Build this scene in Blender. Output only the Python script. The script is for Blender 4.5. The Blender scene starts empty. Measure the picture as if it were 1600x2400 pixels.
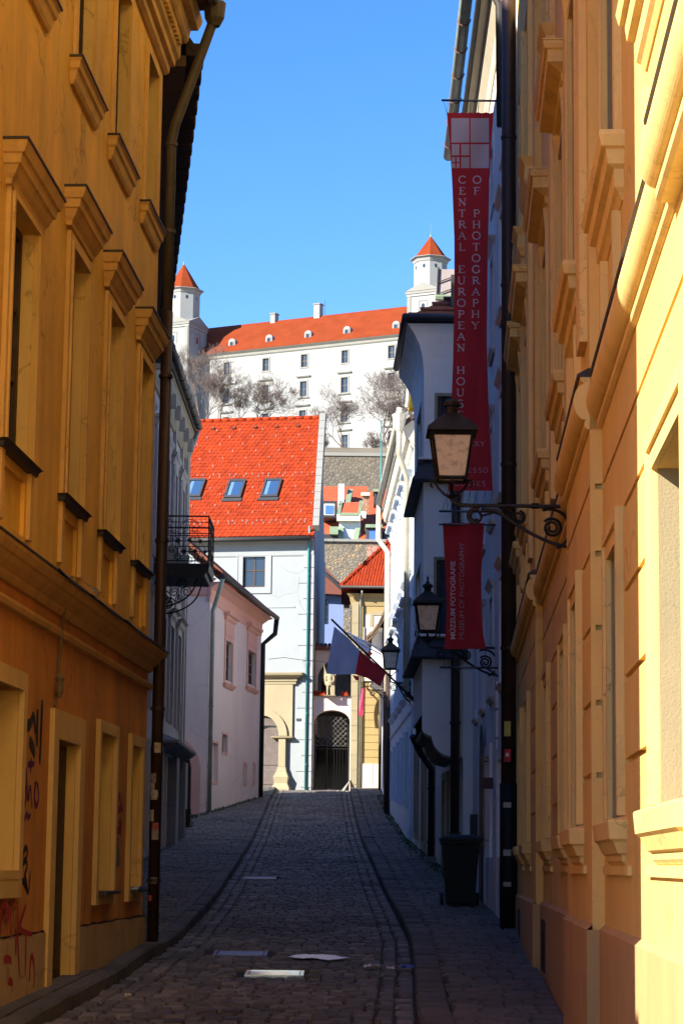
import bpy, math, random
from mathutils import Matrix, Vector
random.seed(7)
scene = bpy.context.scene
R = math.radians
# ------------------------------------------------------------------ camera
FPX, PITCH, ROLL, EYE = 5350.0, R(8.8), R(0.67), 1.6      # focal length in photo pixels (1600 x 2400)
cd = bpy.data.cameras.new('camera'); cam = bpy.data.objects.new('camera', cd)
scene.collection.objects.link(cam); scene.camera = cam
cd.sensor_fit = 'VERTICAL'; cd.sensor_height = 36; cd.sensor_width = 24
cd.lens = FPX/2400*36; cd.clip_start = 0.1; cd.clip_end = 6000
cam.matrix_world = Matrix.Translation((0, 0, EYE)) @ Matrix.Rotation(math.pi/2+PITCH, 4, 'X') @ Matrix.Rotation(ROLL, 4, 'Z')
# ------------------------------------------------------------------ sky and sun
SUN_EL, SUN_AZ = R(29), R(231)         # azimuth clockwise from +Y: behind the camera, to the left
world = bpy.data.worlds.new('World'); scene.world = world; world.use_nodes = True
wn = world.node_tree; wn.nodes.clear()
sky = wn.nodes.new('ShaderNodeTexSky'); sky.sky_type = 'NISHITA'; sky.sun_disc = False
sky.sun_elevation = SUN_EL; sky.sun_rotation = SUN_AZ; sky.altitude = 200
sky.air_density = 1.0; sky.dust_density = 0.1; sky.ozone_density = 4.0
hs = wn.nodes.new('ShaderNodeHueSaturation'); hs.inputs['Saturation'].default_value = 1.26; hs.inputs['Hue'].default_value = 0.513
bg = wn.nodes.new('ShaderNodeBackground'); bg.inputs[1].default_value = 0.108
wo = wn.nodes.new('ShaderNodeOutputWorld')
wn.links.new(sky.outputs[0], hs.inputs['Color']); wn.links.new(hs.outputs[0], bg.inputs[0]); wn.links.new(bg.outputs[0], wo.inputs[0])
sd = bpy.data.lights.new('sun', 'SUN'); sd.energy = 5.0; sd.angle = R(0.53); sd.color = (1.0, 0.93, 0.80)
sun = bpy.data.objects.new('sun', sd); scene.collection.objects.link(sun)
sdir = Vector((math.sin(SUN_AZ)*math.cos(SUN_EL), math.cos(SUN_AZ)*math.cos(SUN_EL), math.sin(SUN_EL)))
sun.rotation_euler = sdir.to_track_quat('Z', 'Y').to_euler(); sun.location = (-30, -30, 60)
vs = scene.view_settings; vs.view_transform = 'Standard'; vs.look = 'None'; vs.exposure = 1.45; vs.gamma = 1.0
scene.cycles.max_bounces = 8; scene.cycles.diffuse_bounces = 5; scene.cycles.use_denoising = True
scene.cycles.sample_clamp_indirect = 4.0

# ------------------------------------------------------------------ measuring helpers
def ray(px, py):
    x = (px-800)/FPX; y = -(py-1200)/FPX; z = -1.0
    c, s = math.cos(ROLL), math.sin(ROLL); x, y = c*x-s*y, s*x+c*y
    a = math.pi/2+PITCH; c, s = math.cos(a), math.sin(a)
    Y = c*y-s*z; Z = s*y+c*z
    return x/Y, Z/Y
def at(px, py, Y):
    a, b = ray(px, py); return Vector((a*Y, Y, EYE+b*Y))
KY = [(-60, 0), (0, 0), (18, .35), (26.8, .57), (35.3, .91), (48, 1.6), (58, 2.16), (72, 3.17), (81.6, 3.89), (90, 4.5), (104, 5.3)]
def lerp_table(T, y):
    for (a, b), (c, d) in zip(T, T[1:]):
        if y <= c: return b+(d-b)*(y-a)/(c-a)
    return T[-1][1]
def zg(y): return lerp_table(KY, y)
class Wall:
    """vertical facade line in plan; local coordinates (s along, z up, n outwards)"""
    def __init__(w, A, B, side):
        w.A = A; w.L = math.hypot(B[0]-A[0], B[1]-A[1])
        w.u = ((B[0]-A[0])/w.L, (B[1]-A[1])/w.L); w.n = (w.u[1]*side, -w.u[0]*side)
    def __call__(w, s, z, n=0.0):
        return (w.A[0]+w.u[0]*s+w.n[0]*n, w.A[1]+w.u[1]*s+w.n[1]*n, z)
    def at(w, px, py, off=0):
        a, b = ray(px, py); ax = w.A[0]+w.n[0]*off; ay = w.A[1]+w.n[1]*off
        Y = (ax*w.n[0]+ay*w.n[1])/(a*w.n[0]+w.n[1])
        return (a*Y-ax)*w.u[0]+(Y-ay)*w.u[1], EYE+b*Y

# ------------------------------------------------------------------ mesh builder
class MB:
    def __init__(m, T=None): m.v = []; m.f = []; m.T = T or (lambda a, b, c: (a, b, c))
    def add(m, vs, fs):
        o = len(m.v); m.v += [m.T(*p) for p in vs]; m.f += [tuple(i+o for i in f) for f in fs]; return m
    def box(m, a0, a1, b0, b1, c0, c1):
        return m.add([(a0,b0,c0),(a1,b0,c0),(a1,b1,c0),(a0,b1,c0),(a0,b0,c1),(a1,b0,c1),(a1,b1,c1),(a0,b1,c1)],
                     [(0,3,2,1),(4,5,6,7),(0,1,5,4),(1,2,6,5),(2,3,7,6),(3,0,4,7)])
    def ring(m, s0, s1, z0, z1, w, n0, n1, bottom=True):
        """picture-frame band of width w outside the opening s0..s1, z0..z1"""
        wb = w if bottom else 0
        o = [(s0-w, z0-wb), (s1+w, z0-wb), (s1+w, z1+w), (s0-w, z1+w)]; i = [(s0, z0), (s1, z0), (s1, z1), (s0, z1)]
        V = [(a, b, n0) for a, b in o]+[(a, b, n0) for a, b in i]+[(a, b, n1) for a, b in o]+[(a, b, n1) for a, b in i]
        Fc = []
        for k in range(4):
            if k == 0 and not bottom: continue
            j = (k+1) % 4
            Fc += [(8+k, 8+j, 12+j, 12+k), (k, 4+k, 4+j, j), (k, j, 8+j, 8+k), (4+k, 12+k, 12+j, 4+j)]
        return m.add(V, Fc)
    def stack(m, s0, s1, prof, nb=0.0, e0=1, e1=1):
        """moulding with mitred returns: prof = [(z, projection)]"""
        V = []; Fc = []; k = len(prof)
        for z, p in prof:
            V += [(s0-p*e0, z, nb), (s0-p*e0, z, p), (s1+p*e1, z, p), (s1+p*e1, z, nb)]
        for i in range(k-1):
            for j in range(4):
                a = i*4+j; b = i*4+(j+1) % 4; Fc.append((a, b, b+4, a+4))
        Fc += [(0, 1, 2, 3), tuple(4*(k-1)+j for j in (3, 2, 1, 0))]
        return m.add(V, Fc)
    def prism(m, pts, n0, n1):
        k = len(pts); V = [(a, b, n0) for a, b in pts]+[(a, b, n1) for a, b in pts]
        return m.add(V, [tuple(range(k))[::-1], tuple(range(k, 2*k))]+[(i, (i+1) % k, k+(i+1) % k, k+i) for i in range(k)])
    def loft(m, rings, cap=True, closed=True):
        k = len(rings[0]); V = [p for r in rings for p in r]; Fc = []
        for i in range(len(rings)-1):
            for j in range(k if closed else k-1):
                Fc.append((i*k+j, i*k+(j+1) % k, (i+1)*k+(j+1) % k, (i+1)*k+j))
        if cap: Fc += [tuple(range(k))[::-1], tuple((len(rings)-1)*k+j for j in range(k))]
        return m.add(V, Fc)
    def tube(m, pts, r, k=6, cap=True):
        P = [Vector(m.T(*p)) for p in pts]; n = len(P); rs = r if isinstance(r, (list, tuple)) else [r]*n
        up = None; rings = []
        for i in range(n):
            t = (P[min(i+1, n-1)]-P[max(i-1, 0)])
            if t.length < 1e-9: t = Vector((0, 0, 1))
            t.normalize()
            if up is None: up = t.orthogonal().normalized()
            else:
                up = up-t*up.dot(t)
                up = up.normalized() if up.length > 1e-6 else t.orthogonal().normalized()
            b = t.cross(up)
            rings.append([tuple(P[i]+(up*math.cos(q*2*math.pi/k)+b*math.sin(q*2*math.pi/k))*rs[i]) for q in range(k)])
        T = m.T; m.T = lambda a, b, c: (a, b, c); m.loft(rings, cap); m.T = T
        return m
    def lathe(m, c, prof, k=10, rot=0.0, sx=1, sy=1):
        return m.loft([[(c[0]+r*sx*math.cos(rot+j*2*math.pi/k), c[1]+r*sy*math.sin(rot+j*2*math.pi/k), c[2]+z) for j in range(k)] for r, z in prof])
    def facade(m, s0, s1, z0, z1, ops, n=0.0):
        """wall face with recesses; ops = [(sa, sb, za, zb, depth)]"""
        S = sorted({s0, s1, *[q for o in ops for q in o[:2] if s0 < q < s1]}); Z = sorted({z0, z1, *[q for o in ops for q in o[2:4] if z0 < q < z1]})
        idx = {}; V = []
        def vid(i, j):
            if (i, j) not in idx: idx[(i, j)] = len(V); V.append((S[i], Z[j], n))
            return idx[(i, j)]
        Fc = []
        for i in range(len(S)-1):
            for j in range(len(Z)-1):
                cs = (S[i]+S[i+1])/2; cz = (Z[j]+Z[j+1])/2
                if any(o[0] < cs < o[1] and o[2] < cz < o[3] for o in ops): continue
                Fc.append((vid(i, j), vid(i+1, j), vid(i+1, j+1), vid(i, j+1)))
        m.add(V, Fc)
        for a, b, c, d, dep in ops:
            a = max(a, s0); b = min(b, s1); c = max(c, z0); d = min(d, z1)
            m.add([(a,c,n),(b,c,n),(b,d,n),(a,d,n),(a,c,n-dep),(b,c,n-dep),(b,d,n-dep),(a,d,n-dep)],
                  [(0,1,5,4),(1,2,6,5),(2,3,7,6),(3,0,4,7),(4,5,6,7)])
        return m
    def body(m, s0, s1, z0, z1, D, ops=(), front=0.0):
        """facade plus the block behind it"""
        m.facade(s0, s1, z0, z1, list(ops), front)
        a, b = front, -D
        return m.add([(s0,z0,a),(s1,z0,a),(s1,z1,a),(s0,z1,a),(s0,z0,b),(s1,z0,b),(s1,z1,b),(s0,z1,b)],
                     [(4,5,6,7),(0,4,7,3),(1,2,6,5),(3,7,6,2)])

def wloc(o):
    v = Vector((0, 0, 0))
    while o is not None: v = v+o.location; o = o.parent
    return v
def mk(name, mb, mat, parent=None, smooth=False, label=None, kind=None, cat=None, group=None):
    off = wloc(parent) if parent else Vector((0, 0, 0)); ox, oy, oz = off
    me = bpy.data.meshes.new(name); me.from_pydata([(x-ox, y-oy, z-oz) for x, y, z in mb.v], [], mb.f); me.update()
    o = bpy.data.objects.new(name, me); scene.collection.objects.link(o)
    if mat is not None: me.materials.append(mat)
    if smooth:
        for p in me.polygons: p.use_smooth = True
    if parent: o.parent = parent
    tag(o, label, cat, group, kind); return o
def tag(o, label=None, cat=None, group=None, kind=None):
    for k, v in (('label', label), ('category', cat), ('group', group), ('kind', kind)):
        if v: o[k] = v
    return o
def thing(name, loc, label, cat, group=None):
    o = bpy.data.objects.new(name, None); scene.collection.objects.link(o); o.location = loc
    o.empty_display_size = .2; return tag(o, label, cat, group)
def base_of(mb):
    xs = [p[0] for p in mb.v]; ys = [p[1] for p in mb.v]; zs = [p[2] for p in mb.v]
    return ((min(xs)+max(xs))/2, (min(ys)+max(ys))/2, min(zs))

# ------------------------------------------------------------------ materials
def newmat(name):
    m = bpy.data.materials.new(name); m.use_nodes = True; nt = m.node_tree; nt.nodes.clear()
    out = nt.nodes.new('ShaderNodeOutputMaterial'); b = nt.nodes.new('ShaderNodeBsdfPrincipled')
    nt.links.new(b.outputs[0], out.inputs[0]); return m, nt, b
def N(nt, t, **kw):
    n = nt.nodes.new(t)
    for k, v in kw.items():
        if k in n.inputs: n.inputs[k].default_value = v
        else: setattr(n, k, v)
    return n
def pos(nt, scale=(1, 1, 1)):
    g = N(nt, 'ShaderNodeNewGeometry'); mp = N(nt, 'ShaderNodeMapping'); mp.inputs['Scale'].default_value = scale
    nt.links.new(g.outputs['Position'], mp.inputs[0]); return mp.outputs[0]
def ramp(nt, src, stops):
    r = N(nt, 'ShaderNodeValToRGB'); e = r.color_ramp.elements
    while len(e) < len(stops): e.new(0.5)
    for q, (p, c) in zip(e, stops): q.position = p; q.color = (*c, 1) if len(c) == 3 else c
    nt.links.new(src, r.inputs[0]); return r.outputs[0]
def mul(c, k): return tuple(min(1.0, q*k) for q in c[:3])
def mixc(nt, fac, a, b, mode='MIX'):
    x = N(nt, 'ShaderNodeMix', data_type='RGBA', blend_type=mode)
    for s, v in ((0, fac), (6, a), (7, b)):
        if isinstance(v, (int, float)): x.inputs[s].default_value = v
        elif isinstance(v, tuple): x.inputs[s].default_value = (*v[:3], 1)
        else: nt.links.new(v, x.inputs[s])
    return x.outputs[2]
def noise(nt, vec, scale, detail=6, rough=.6):
    n = N(nt, 'ShaderNodeTexNoise', Scale=scale, Detail=detail, Roughness=rough); nt.links.new(vec, n.inputs[0]); return n.outputs[0]
def bump(nt, b, h, strength=.3, dist=.01):
    k = N(nt, 'ShaderNodeBump', Strength=strength, Distance=dist); nt.links.new(h, k.inputs['Height']); nt.links.new(k.outputs[0], b.inputs['Normal'])
def plaster(name, col, var=.14, dirt=.35, dirtcol=None, k=1.0, rough=.9, bs=.35):
    """rendered wall: cloudy tone, vertical streaks, fine grain"""
    m, nt, b = newmat(name); p1 = pos(nt)
    base = ramp(nt, noise(nt, p1, .9*k, 7), [(.28, mul(col, 1-var)), (.72, mul(col, 1+var*.6))])
    dc = dirtcol or mul(col, .42)
    st1 = ramp(nt, noise(nt, pos(nt, (1.7*k, 1.7*k, .20*k)), 1.0, 6, .65), [(.46, (0, 0, 0)), (.72, (1, 1, 1))])
    st2 = ramp(nt, noise(nt, pos(nt, (9*k, 9*k, .55*k)), 1.0, 5, .7), [(.36, (.25,)*3), (.66, (1, 1, 1))])
    f = mixc(nt, 1.0, mixc(nt, 1.0, st1, st2, 'MULTIPLY'), (dirt, dirt, dirt), 'MULTIPLY')
    c2 = mixc(nt, f, base, dc)
    # hairline cracks in scattered patches
    wv = N(nt, 'ShaderNodeVectorMath', operation='ADD'); nz = N(nt, 'ShaderNodeTexNoise', Scale=1.9*k, Detail=5)
    nt.links.new(p1, nz.inputs[0]); nt.links.new(p1, wv.inputs[0]); nt.links.new(nz.outputs['Color'], wv.inputs[1])
    vo = N(nt, 'ShaderNodeTexVoronoi', Scale=.55*k, feature='DISTANCE_TO_EDGE'); nt.links.new(wv.outputs[0], vo.inputs['Vector'])
    ck = ramp(nt, vo.outputs['Distance'], [(.0, (1, 1, 1)), (.012, (0, 0, 0))]); pm = ramp(nt, noise(nt, p1, .5*k, 3), [(.48, (0, 0, 0)), (.58, (dirt*1.1,)*3)])
    c2 = mixc(nt, mixc(nt, 1.0, ck, pm, 'MULTIPLY'), c2, mul(dc, .6))
    # pale repaired patches
    c2 = mixc(nt, ramp(nt, noise(nt, p1, 1.15*k, 4, .5), [(.66, (0, 0, 0)), (.70, (dirt*.45,)*3)]), c2, mul(col, 1.18))
    blot = ramp(nt, noise(nt, p1, 2.6*k, 9, .75), [(.56, (0, 0, 0)), (.74, (dirt*.75,)*3)])
    nt.links.new(mixc(nt, blot, c2, mul(dc, 1.25)), b.inputs['Base Color'])
    b.inputs['Roughness'].default_value = rough
    if bs: bump(nt, b, noise(nt, p1, 38*k, 6, .7), bs, .012/k)
    return m
def simple(name, col, rough=.6, metal=0.0, var=.12, sc=6, bs=.15, spec=.4):
    m, nt, b = newmat(name); p1 = pos(nt); n = noise(nt, p1, sc, 6)
    nt.links.new(ramp(nt, n, [(.3, mul(col, 1-var)), (.7, mul(col, 1+var))]), b.inputs['Base Color'])
    b.inputs['Roughness'].default_value = rough; b.inputs['Metallic'].default_value = metal
    b.inputs['Specular IOR Level'].default_value = spec
    if bs: bump(nt, b, noise(nt, p1, sc*6, 4), bs, .006)
    return m
def island(name, cols, rough=.8, sc=9, var=.2, bs=.4, bd=.01, spec=.4, moss=None, large=False):
    """separate pieces: each island takes its own tone"""
    m, nt, b = newmat(name); g = N(nt, 'ShaderNodeNewGeometry'); oi = N(nt, 'ShaderNodeObjectInfo')
    ad = N(nt, 'ShaderNodeMath', operation='ADD'); nt.links.new(g.outputs['Random Per Island'], ad.inputs[0]); nt.links.new(oi.outputs['Random'], ad.inputs[1])
    fr = N(nt, 'ShaderNodeMath', operation='FRACT'); nt.links.new(ad.outputs[0], fr.inputs[0])
    st = [(i/max(1, len(cols)-1), c) for i, c in enumerate(cols)]
    p1 = pos(nt); n = noise(nt, p1, sc, 6, .65)
    c = mixc(nt, 1.0, ramp(nt, fr.outputs[0], st), ramp(nt, n, [(.3, (1-var,)*3), (.7, (1.0,)*3)]), 'MULTIPLY')
    if large: c = mixc(nt, 1.0, c, ramp(nt, noise(nt, p1, .45, 5, .6), [(.32, (.55, .54, .53)), (.5, (.95,)*3), (.7, (1.25, 1.22, 1.18))]), 'MULTIPLY')
    if moss: c = mixc(nt, ramp(nt, noise(nt, p1, .8, 5), [(.5, (0, 0, 0)), (.75, (.6,)*3)]), c, moss)
    nt.links.new(c, b.inputs['Base Color']); b.inputs['Roughness'].default_value = rough
    b.inputs['Specular IOR Level'].default_value = spec
    if bs: bump(nt, b, noise(nt, p1, sc*5, 5), bs, bd)
    return m
def glassy(name, col=(.02, .03, .045), rough=.06):
    m, nt, b = newmat(name); b.inputs['Base Color'].default_value = (*col, 1); b.inputs['Roughness'].default_value = rough
    b.inputs['Specular IOR Level'].default_value = .8
    bump(nt, b, noise(nt, pos(nt), 2.2, 2), .04, .02); return m

M = dict(
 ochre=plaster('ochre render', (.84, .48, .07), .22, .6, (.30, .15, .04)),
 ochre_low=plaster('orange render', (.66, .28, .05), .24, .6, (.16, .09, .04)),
 ochre_trim=plaster('ochre moulding', (.74, .45, .13), .14, .45, (.17, .11, .05), 1.6),
 ochre_reveal=plaster('ochre reveal', (.74, .50, .18), .12, .4, (.2, .13, .06)),
 flash=simple('dark sheet metal', (.05, .045, .04), .6, .3),
 plinth=plaster('plinth render', (.52, .36, .18), .18, .5, (.2, .13, .07)),
 yellow=plaster('yellow render', (.81, .55, .165), .12, .38, (.42, .24, .08)),
 yellow_trim=plaster('yellow moulding', (.82, .58, .20), .09, .48, (.26, .165, .07), 1.8),
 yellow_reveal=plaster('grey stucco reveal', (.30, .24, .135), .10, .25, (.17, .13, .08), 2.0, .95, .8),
 yplinth=plaster('tan plinth', (.52, .34, .14), .12, .5, (.3, .19, .09), 1.3),
 museum=plaster('pale lilac render', (.86, .79, .75), .08, .3, (.33, .33, .36)),
 cream=plaster('cream cornice', (.70, .62, .45), .08, .3, (.35, .3, .22)),
 bay=plaster('warm white render', (.86, .79, .72), .08, .3, (.34, .32, .31)),
 bluewhite=plaster('pale blue render', (.60, .66, .74), .05, .15, (.42, .44, .48)),
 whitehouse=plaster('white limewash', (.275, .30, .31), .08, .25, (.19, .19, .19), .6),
 pinkwhite=plaster('off white render', (.66, .54, .48), .08, .3, (.36, .3, .28), .7),
 pink=plaster('salmon render', (.66, .36, .28), .08, .2, (.4, .22, .17), .8),
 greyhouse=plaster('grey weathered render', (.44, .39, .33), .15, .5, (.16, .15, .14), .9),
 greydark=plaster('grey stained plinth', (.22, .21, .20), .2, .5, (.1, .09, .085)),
 buff=plaster('buff yellow render', (.34, .25, .10), .06, .2, (.45, .36, .2), .7),
 blue_shaded=plaster('blue render', (.17, .23, .42), .06, .15, (.3, .34, .42), .6),  # blue darkened to stand in for shade on the wall
 stone=plaster('sandstone', (.31, .26, .16), .12, .35, (.35, .29, .19), 1.2),
 castle=plaster('castle white render', (.265, .272, .268), .07, .3, (.20, .198, .185), .08, .9, 0),
 castletrim=plaster('castle stone trim', (.215, .213, .195), .05, .15, (.5, .47, .42), .12, .9, 0),
 iron=simple('black iron', (.018, .017, .016), .55, .4, .2, 12),
 brownpipe=simple('dark brown pipe', (.045, .022, .016), .5, .1, .25, 4),
 hopper=simple('dark weathered zinc', (.10, .082, .06), .6, .3, .25, 3),
 zincpipe=simple('weathered zinc', (.30, .33, .28), .55, .3, .2, 3),
 creampipe=simple('cream painted pipe', (.50, .46, .36), .6, 0, .15, 3),
 greenpipe=simple('teal pipe', (.05, .22, .22), .5, .1, .15, 3),
 wood=simple('dark brown wood', (.045, .022, .014), .6, 0, .3, 7),
 greywood=simple('weathered grey wood', (.11, .085, .075), .7, 0, .2, 5),
 glass=glassy('window glass'),
 greenmetal=simple('green patina sheet', (.20, .27, .17), .6, .2, .15, 3),
 black=simple('black plastic', (.011, .010, .010), .55, 0, .2, 8, .1, .25),
 white=simple('white paint', (.75, .75, .75), .6, 0, .06, 8),
 leaddark=simple('dark lead roof', (.035, .035, .04), .6, .2, .25, 5),
)
# ------------------------------------------------------------------ ground, road, pavements
M['earth'] = simple('dark joint earth', (.035, .032, .03), .95, 0, .3, 9)
M['cobble'] = island('granite cobble', [(.10, .093, .09), (.19, .178, .17), (.135, .126, .12), (.27, .255, .24), (.16, .148, .14), (.12, .107, .096)], .75, 14, .4, .6, .008, .3, None, True)
M['slab'] = island('granite paving', [(.115, .106, .097), (.18, .168, .156), (.145, .134, .123)], .8, 10, .35, .5, .008, .3, (.075, .08, .05), True)
M['kerb'] = island('granite kerb', [(.095, .09, .086), (.14, .135, .13), (.115, .11, .105), (.16, .15, .14)], .8, 14, .45, .7, .012, .3, None, True)
M['hill'] = simple('dry hillside', (.16, .13, .08), .95, 0, .35, .15)
LK = [(0, -1.95), (18, -2.3), (23, -2.1), (26, -2.08), (28.6, -1.96), (38, -1.96), (52.7, -2.1), (64, -2.21), (78, -2.38), (90, -2.45)]
RK = [(0, .55), (18.5, .64), (24.3, .81), (29, .92), (34.6, .89), (40.9, .80), (48, .74), (58.7, .62), (70.6, .53), (90, .46)]
LW = [(0, -3.55), (26.6, -2.24), (27.2, -2.3), (45, -3.85), (58, -3.9), (66, -4.5), (70, -4.1), (82, -2.8), (90, -3.2)]
RW = [(0, .95), (30, 2.4), (41, 2.25), (48, 1.98), (68, 1.68), (90, 1.62)]
def lk(y): return lerp_table(LK, y)
def rk(y): return lerp_table(RK, y)
g = MB(); ys = [-60, -30, -10, 0]+[2*i for i in range(1, 53)]
xs = [-900, -200, -60, -20, -8, 0, 8, 20, 60, 200, 900]
def hillz(x, y):
    if y <= 104: return zg(y)
    return lerp_table([(104, 5.3), (125, 9), (150, 19), (175, 30), (230, 44), (330, 62), (420, 76), (560, 77), (1200, 40), (3000, 0)], y)
ys += [110, 118, 125, 135, 150, 162, 175, 200, 230, 280, 330, 380, 420, 470, 560, 700, 1200, 3000]
V = [(x, y, (hillz(x, y)-.12)) for y in ys for x in xs]; k = len(xs)
g.add(V, [(j*k+i, j*k+i+1, (j+1)*k+i+1, (j+1)*k+i) for j in range(len(ys)-1) for i in range(k-1)])
mk('ground', g, M['hill'], kind='structure')
q = MB(); q.add([(-45, -45, .05), (-4.9, -45, .05), (-4.9, 7.3, .05), (-45, 7.3, .05)], [(0, 1, 2, 3)])
mk('square_paving', q, simple('pale square paving', (.36, .33, .29), .9, 0, .2, 2), kind='structure')
def strip(f0, f1, dz, y0, y1, st=1.0):
    m = MB(); n = int((y1-y0)/st); V = []
    for i in range(n+1):
        y = y0+(y1-y0)*i/n; V += [(f0(y), y, zg(y)+dz), (f1(y), y, zg(y)+dz)]
    return m.add(V, [(2*i, 2*i+1, 2*i+3, 2*i+2) for i in range(n)])
road = mk('road', strip(lambda y: lk(y)-.05, lambda y: rk(y)+.05, -.035, -8, 92), M['earth'], kind='structure')
pav_l = mk('pavement_left', strip(lambda y: lerp_table(LW, y)-1.2, lambda y: lk(y)-.02, .055, -8, 92), M['earth'], kind='structure')
pav_r = mk('pavement_right', strip(lambda y: rk(y)+.02, lambda y: lerp_table(RW, y)+1.2, .055, -8, 92), M['earth'], kind='structure')
# side faces of the pavements under the kerbs
def setts(m, x0, x1, y, dz, ln, h=.07, tilt=.006, T=None):
    """one domed stone between x0..x1 starting at y"""
    j = random.uniform; c = .014
    z = zg(y+ln/2)+dz+j(-tilt, tilt); s = (zg(y+ln)-zg(y)); a = s*.5*.9
    e = [j(-.006, .006) for _ in range(8)]
    b = [(x0+e[0], y+e[1], z-h-a), (x1+e[2], y+e[3], z-h-a), (x1+e[4], y+ln+e[5], z-h+a), (x0+e[6], y+ln+e[7], z-h+a)]
    t = [(x0+c+e[0], y+c+e[1], z-a), (x1-c+e[2], y+c+e[3], z-a), (x1-c+e[4], y+ln-c+e[5], z+a), (x0+c+e[6], y+ln-c+e[7], z+a)]
    mid = [(p[0]*.86+q[0]*.14, p[1]*.86+q[1]*.14, p[2]*.3+q[2]*.7) for p, q in zip(b, t)]
    cz = ((t[0][0]+t[2][0])/2, (t[0][1]+t[2][1])/2, z+.004+j(0, .004))
    m.add(b+mid+t+[cz], [(0,1,5,4),(1,2,6,5),(2,3,7,6),(3,0,4,7),(4,5,9,8),(5,6,10,9),(6,7,11,10),(7,4,8,11),(8,9,12),(9,10,12),(10,11,12),(11,8,12)])
def pave(parent, name, mat, f0, f1, dz, y0, y1, w, ln, gap, nparts, tilt=.006, skip=None):
    """courses of stones; the first nparts are objects of their own"""
    y = y0; cnt = 0; rest = MB(); row = 0
    while y < y1:
        l = ln*random.uniform(.85, 1.15)*(1 if y < 50 else 1.25); a, b = f0(y), f1(y)
        x = a+random.uniform(0, w*.3)-w*.15*(row % 2)
        while x < b-.04:
            ww = min(w*random.uniform(.75, 1.3), b-x)
            if b-x-ww < w*.4: ww = b-x
            if not (skip and skip(x, x+ww, y, y+l)):
                if cnt < nparts and y > 17.2:
                    q = MB(); setts(q, x+gap/2, x+ww-gap/2, y+gap/2, dz, l-gap, tilt=tilt); mk(name, q, mat, parent); cnt += 1
                elif y <= 17.2 and y > 6: pass
                else: setts(rest, x+gap/2, x+ww-gap/2, y+gap/2, dz, l-gap, tilt=tilt)
            x += ww
        y += l; row += 1
    if rest.v: mk(name+'_field', rest, mat, parent, kind='stuff')
COVERS = [(-.93, -.33, 23.6, 24.3), (-1.75, -1.15, 43.0, 43.9), (-1.42, -.80, 26.6, 27.4)]
def skipc(x0, x1, y0, y1): return any(x1 > a and x0 < b and y1 > c and y0 < d for a, b, c, d in COVERS)
pave(road, 'cobblestone', M['cobble'], lambda y: lk(y)+.34, lambda y: rk(y)-.34, 0, 17.3, 91.5, .17, .225, .016, 300, .008, skipc)
# two rows of longer gutter stones along each kerb
for sgn, f in ((1, lk), (-1, rk)):
    for q in (0, 1):
        a0 = (lambda y, q=q: lk(y)+.17*q) if sgn > 0 else (lambda y, q=q: rk(y)-.17*(q+1))
        pave(road, 'gutter_stone', M['cobble'], a0, (lambda y, a0=a0: a0(y)+.165), -.004-.006*(1-q), 17.3, 91, .17, .32, .016, 70)
pave(pav_l, 'paving_stone', M['slab'], lambda y: lerp_table(LW, y)+.02, lambda y: lk(y)-.20, .10, 24, 91, .22, .27, .016, 150, .006)
pave(pav_r, 'paving_stone', M['slab'], lambda y: rk(y)+.27, lambda y: lerp_table(RW, y)-.03, .10, 17.3, 91, .22, .27, .016, 150, .006)
def kerb(parent, f0, f1, y0, y1, ln, n):
    y = y0; c = 0; rest = MB()
    while y < y1:
        l = ln*random.uniform(.6, 1.3); q = MB(); g2 = .014; e = random.uniform(-.012, .012)
        a, b = f0(y), f1(y); a2, b2 = f0(y+l), f1(y+l); z0 = zg(y)+.115+e; z1 = zg(y+l)+.115+e+random.uniform(-.004, .004)
        B_ = [(a, y+g2, z0-.25), (b, y+g2, z0-.25), (b2, y+l-g2, z1-.25), (a2, y+l-g2, z1-.25)]
        m_ = [(p[0], p[1], zz-.025) for p, zz in zip(B_, (z0, z0, z1, z1))]
        t_ = [(a+.02, y+g2+.015, z0), (b-.02, y+g2+.015, z0), (b2-.02, y+l-g2-.015, z1), (a2+.02, y+l-g2-.015, z1)]
        q.loft([B_, m_, t_])
        if c < n: mk('kerb_stone', q, M['kerb'], parent); c += 1
        else: rest.add(q.v, q.f)
        y += l
    if rest.v: mk('kerb_stone_run', rest, M['kerb'], parent, kind='stuff')
kerb(pav_l, lambda y: lk(y)-.20, lambda y: lk(y)-.005, 15.5, 90, .75, 110)
kerb(pav_r, lambda y: rk(y)+.005, lambda y: rk(y)+.27, 15.5, 90, .55, 130)
# near left: flat stone shelf between kerb and house wall
sh = MB()
for i in range(11):
    y = 15.5+i*1.02
    sh = MB(); sh.loft([[(lerp_table(LW, y)-.1, y+.01, zg(y)+h), (lk(y)-.21, y+.01, zg(y)+h), (lk(y+1)-.21, y+1.01, zg(y+1)+h), (lerp_table(LW, y+1)-.1, y+1.01, zg(y+1)+h)] for h in (-.1, .105)])
    if lerp_table(LW, y) < lk(y)-.33: mk('shelf_slab', sh, M['kerb'], pav_l)
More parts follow.
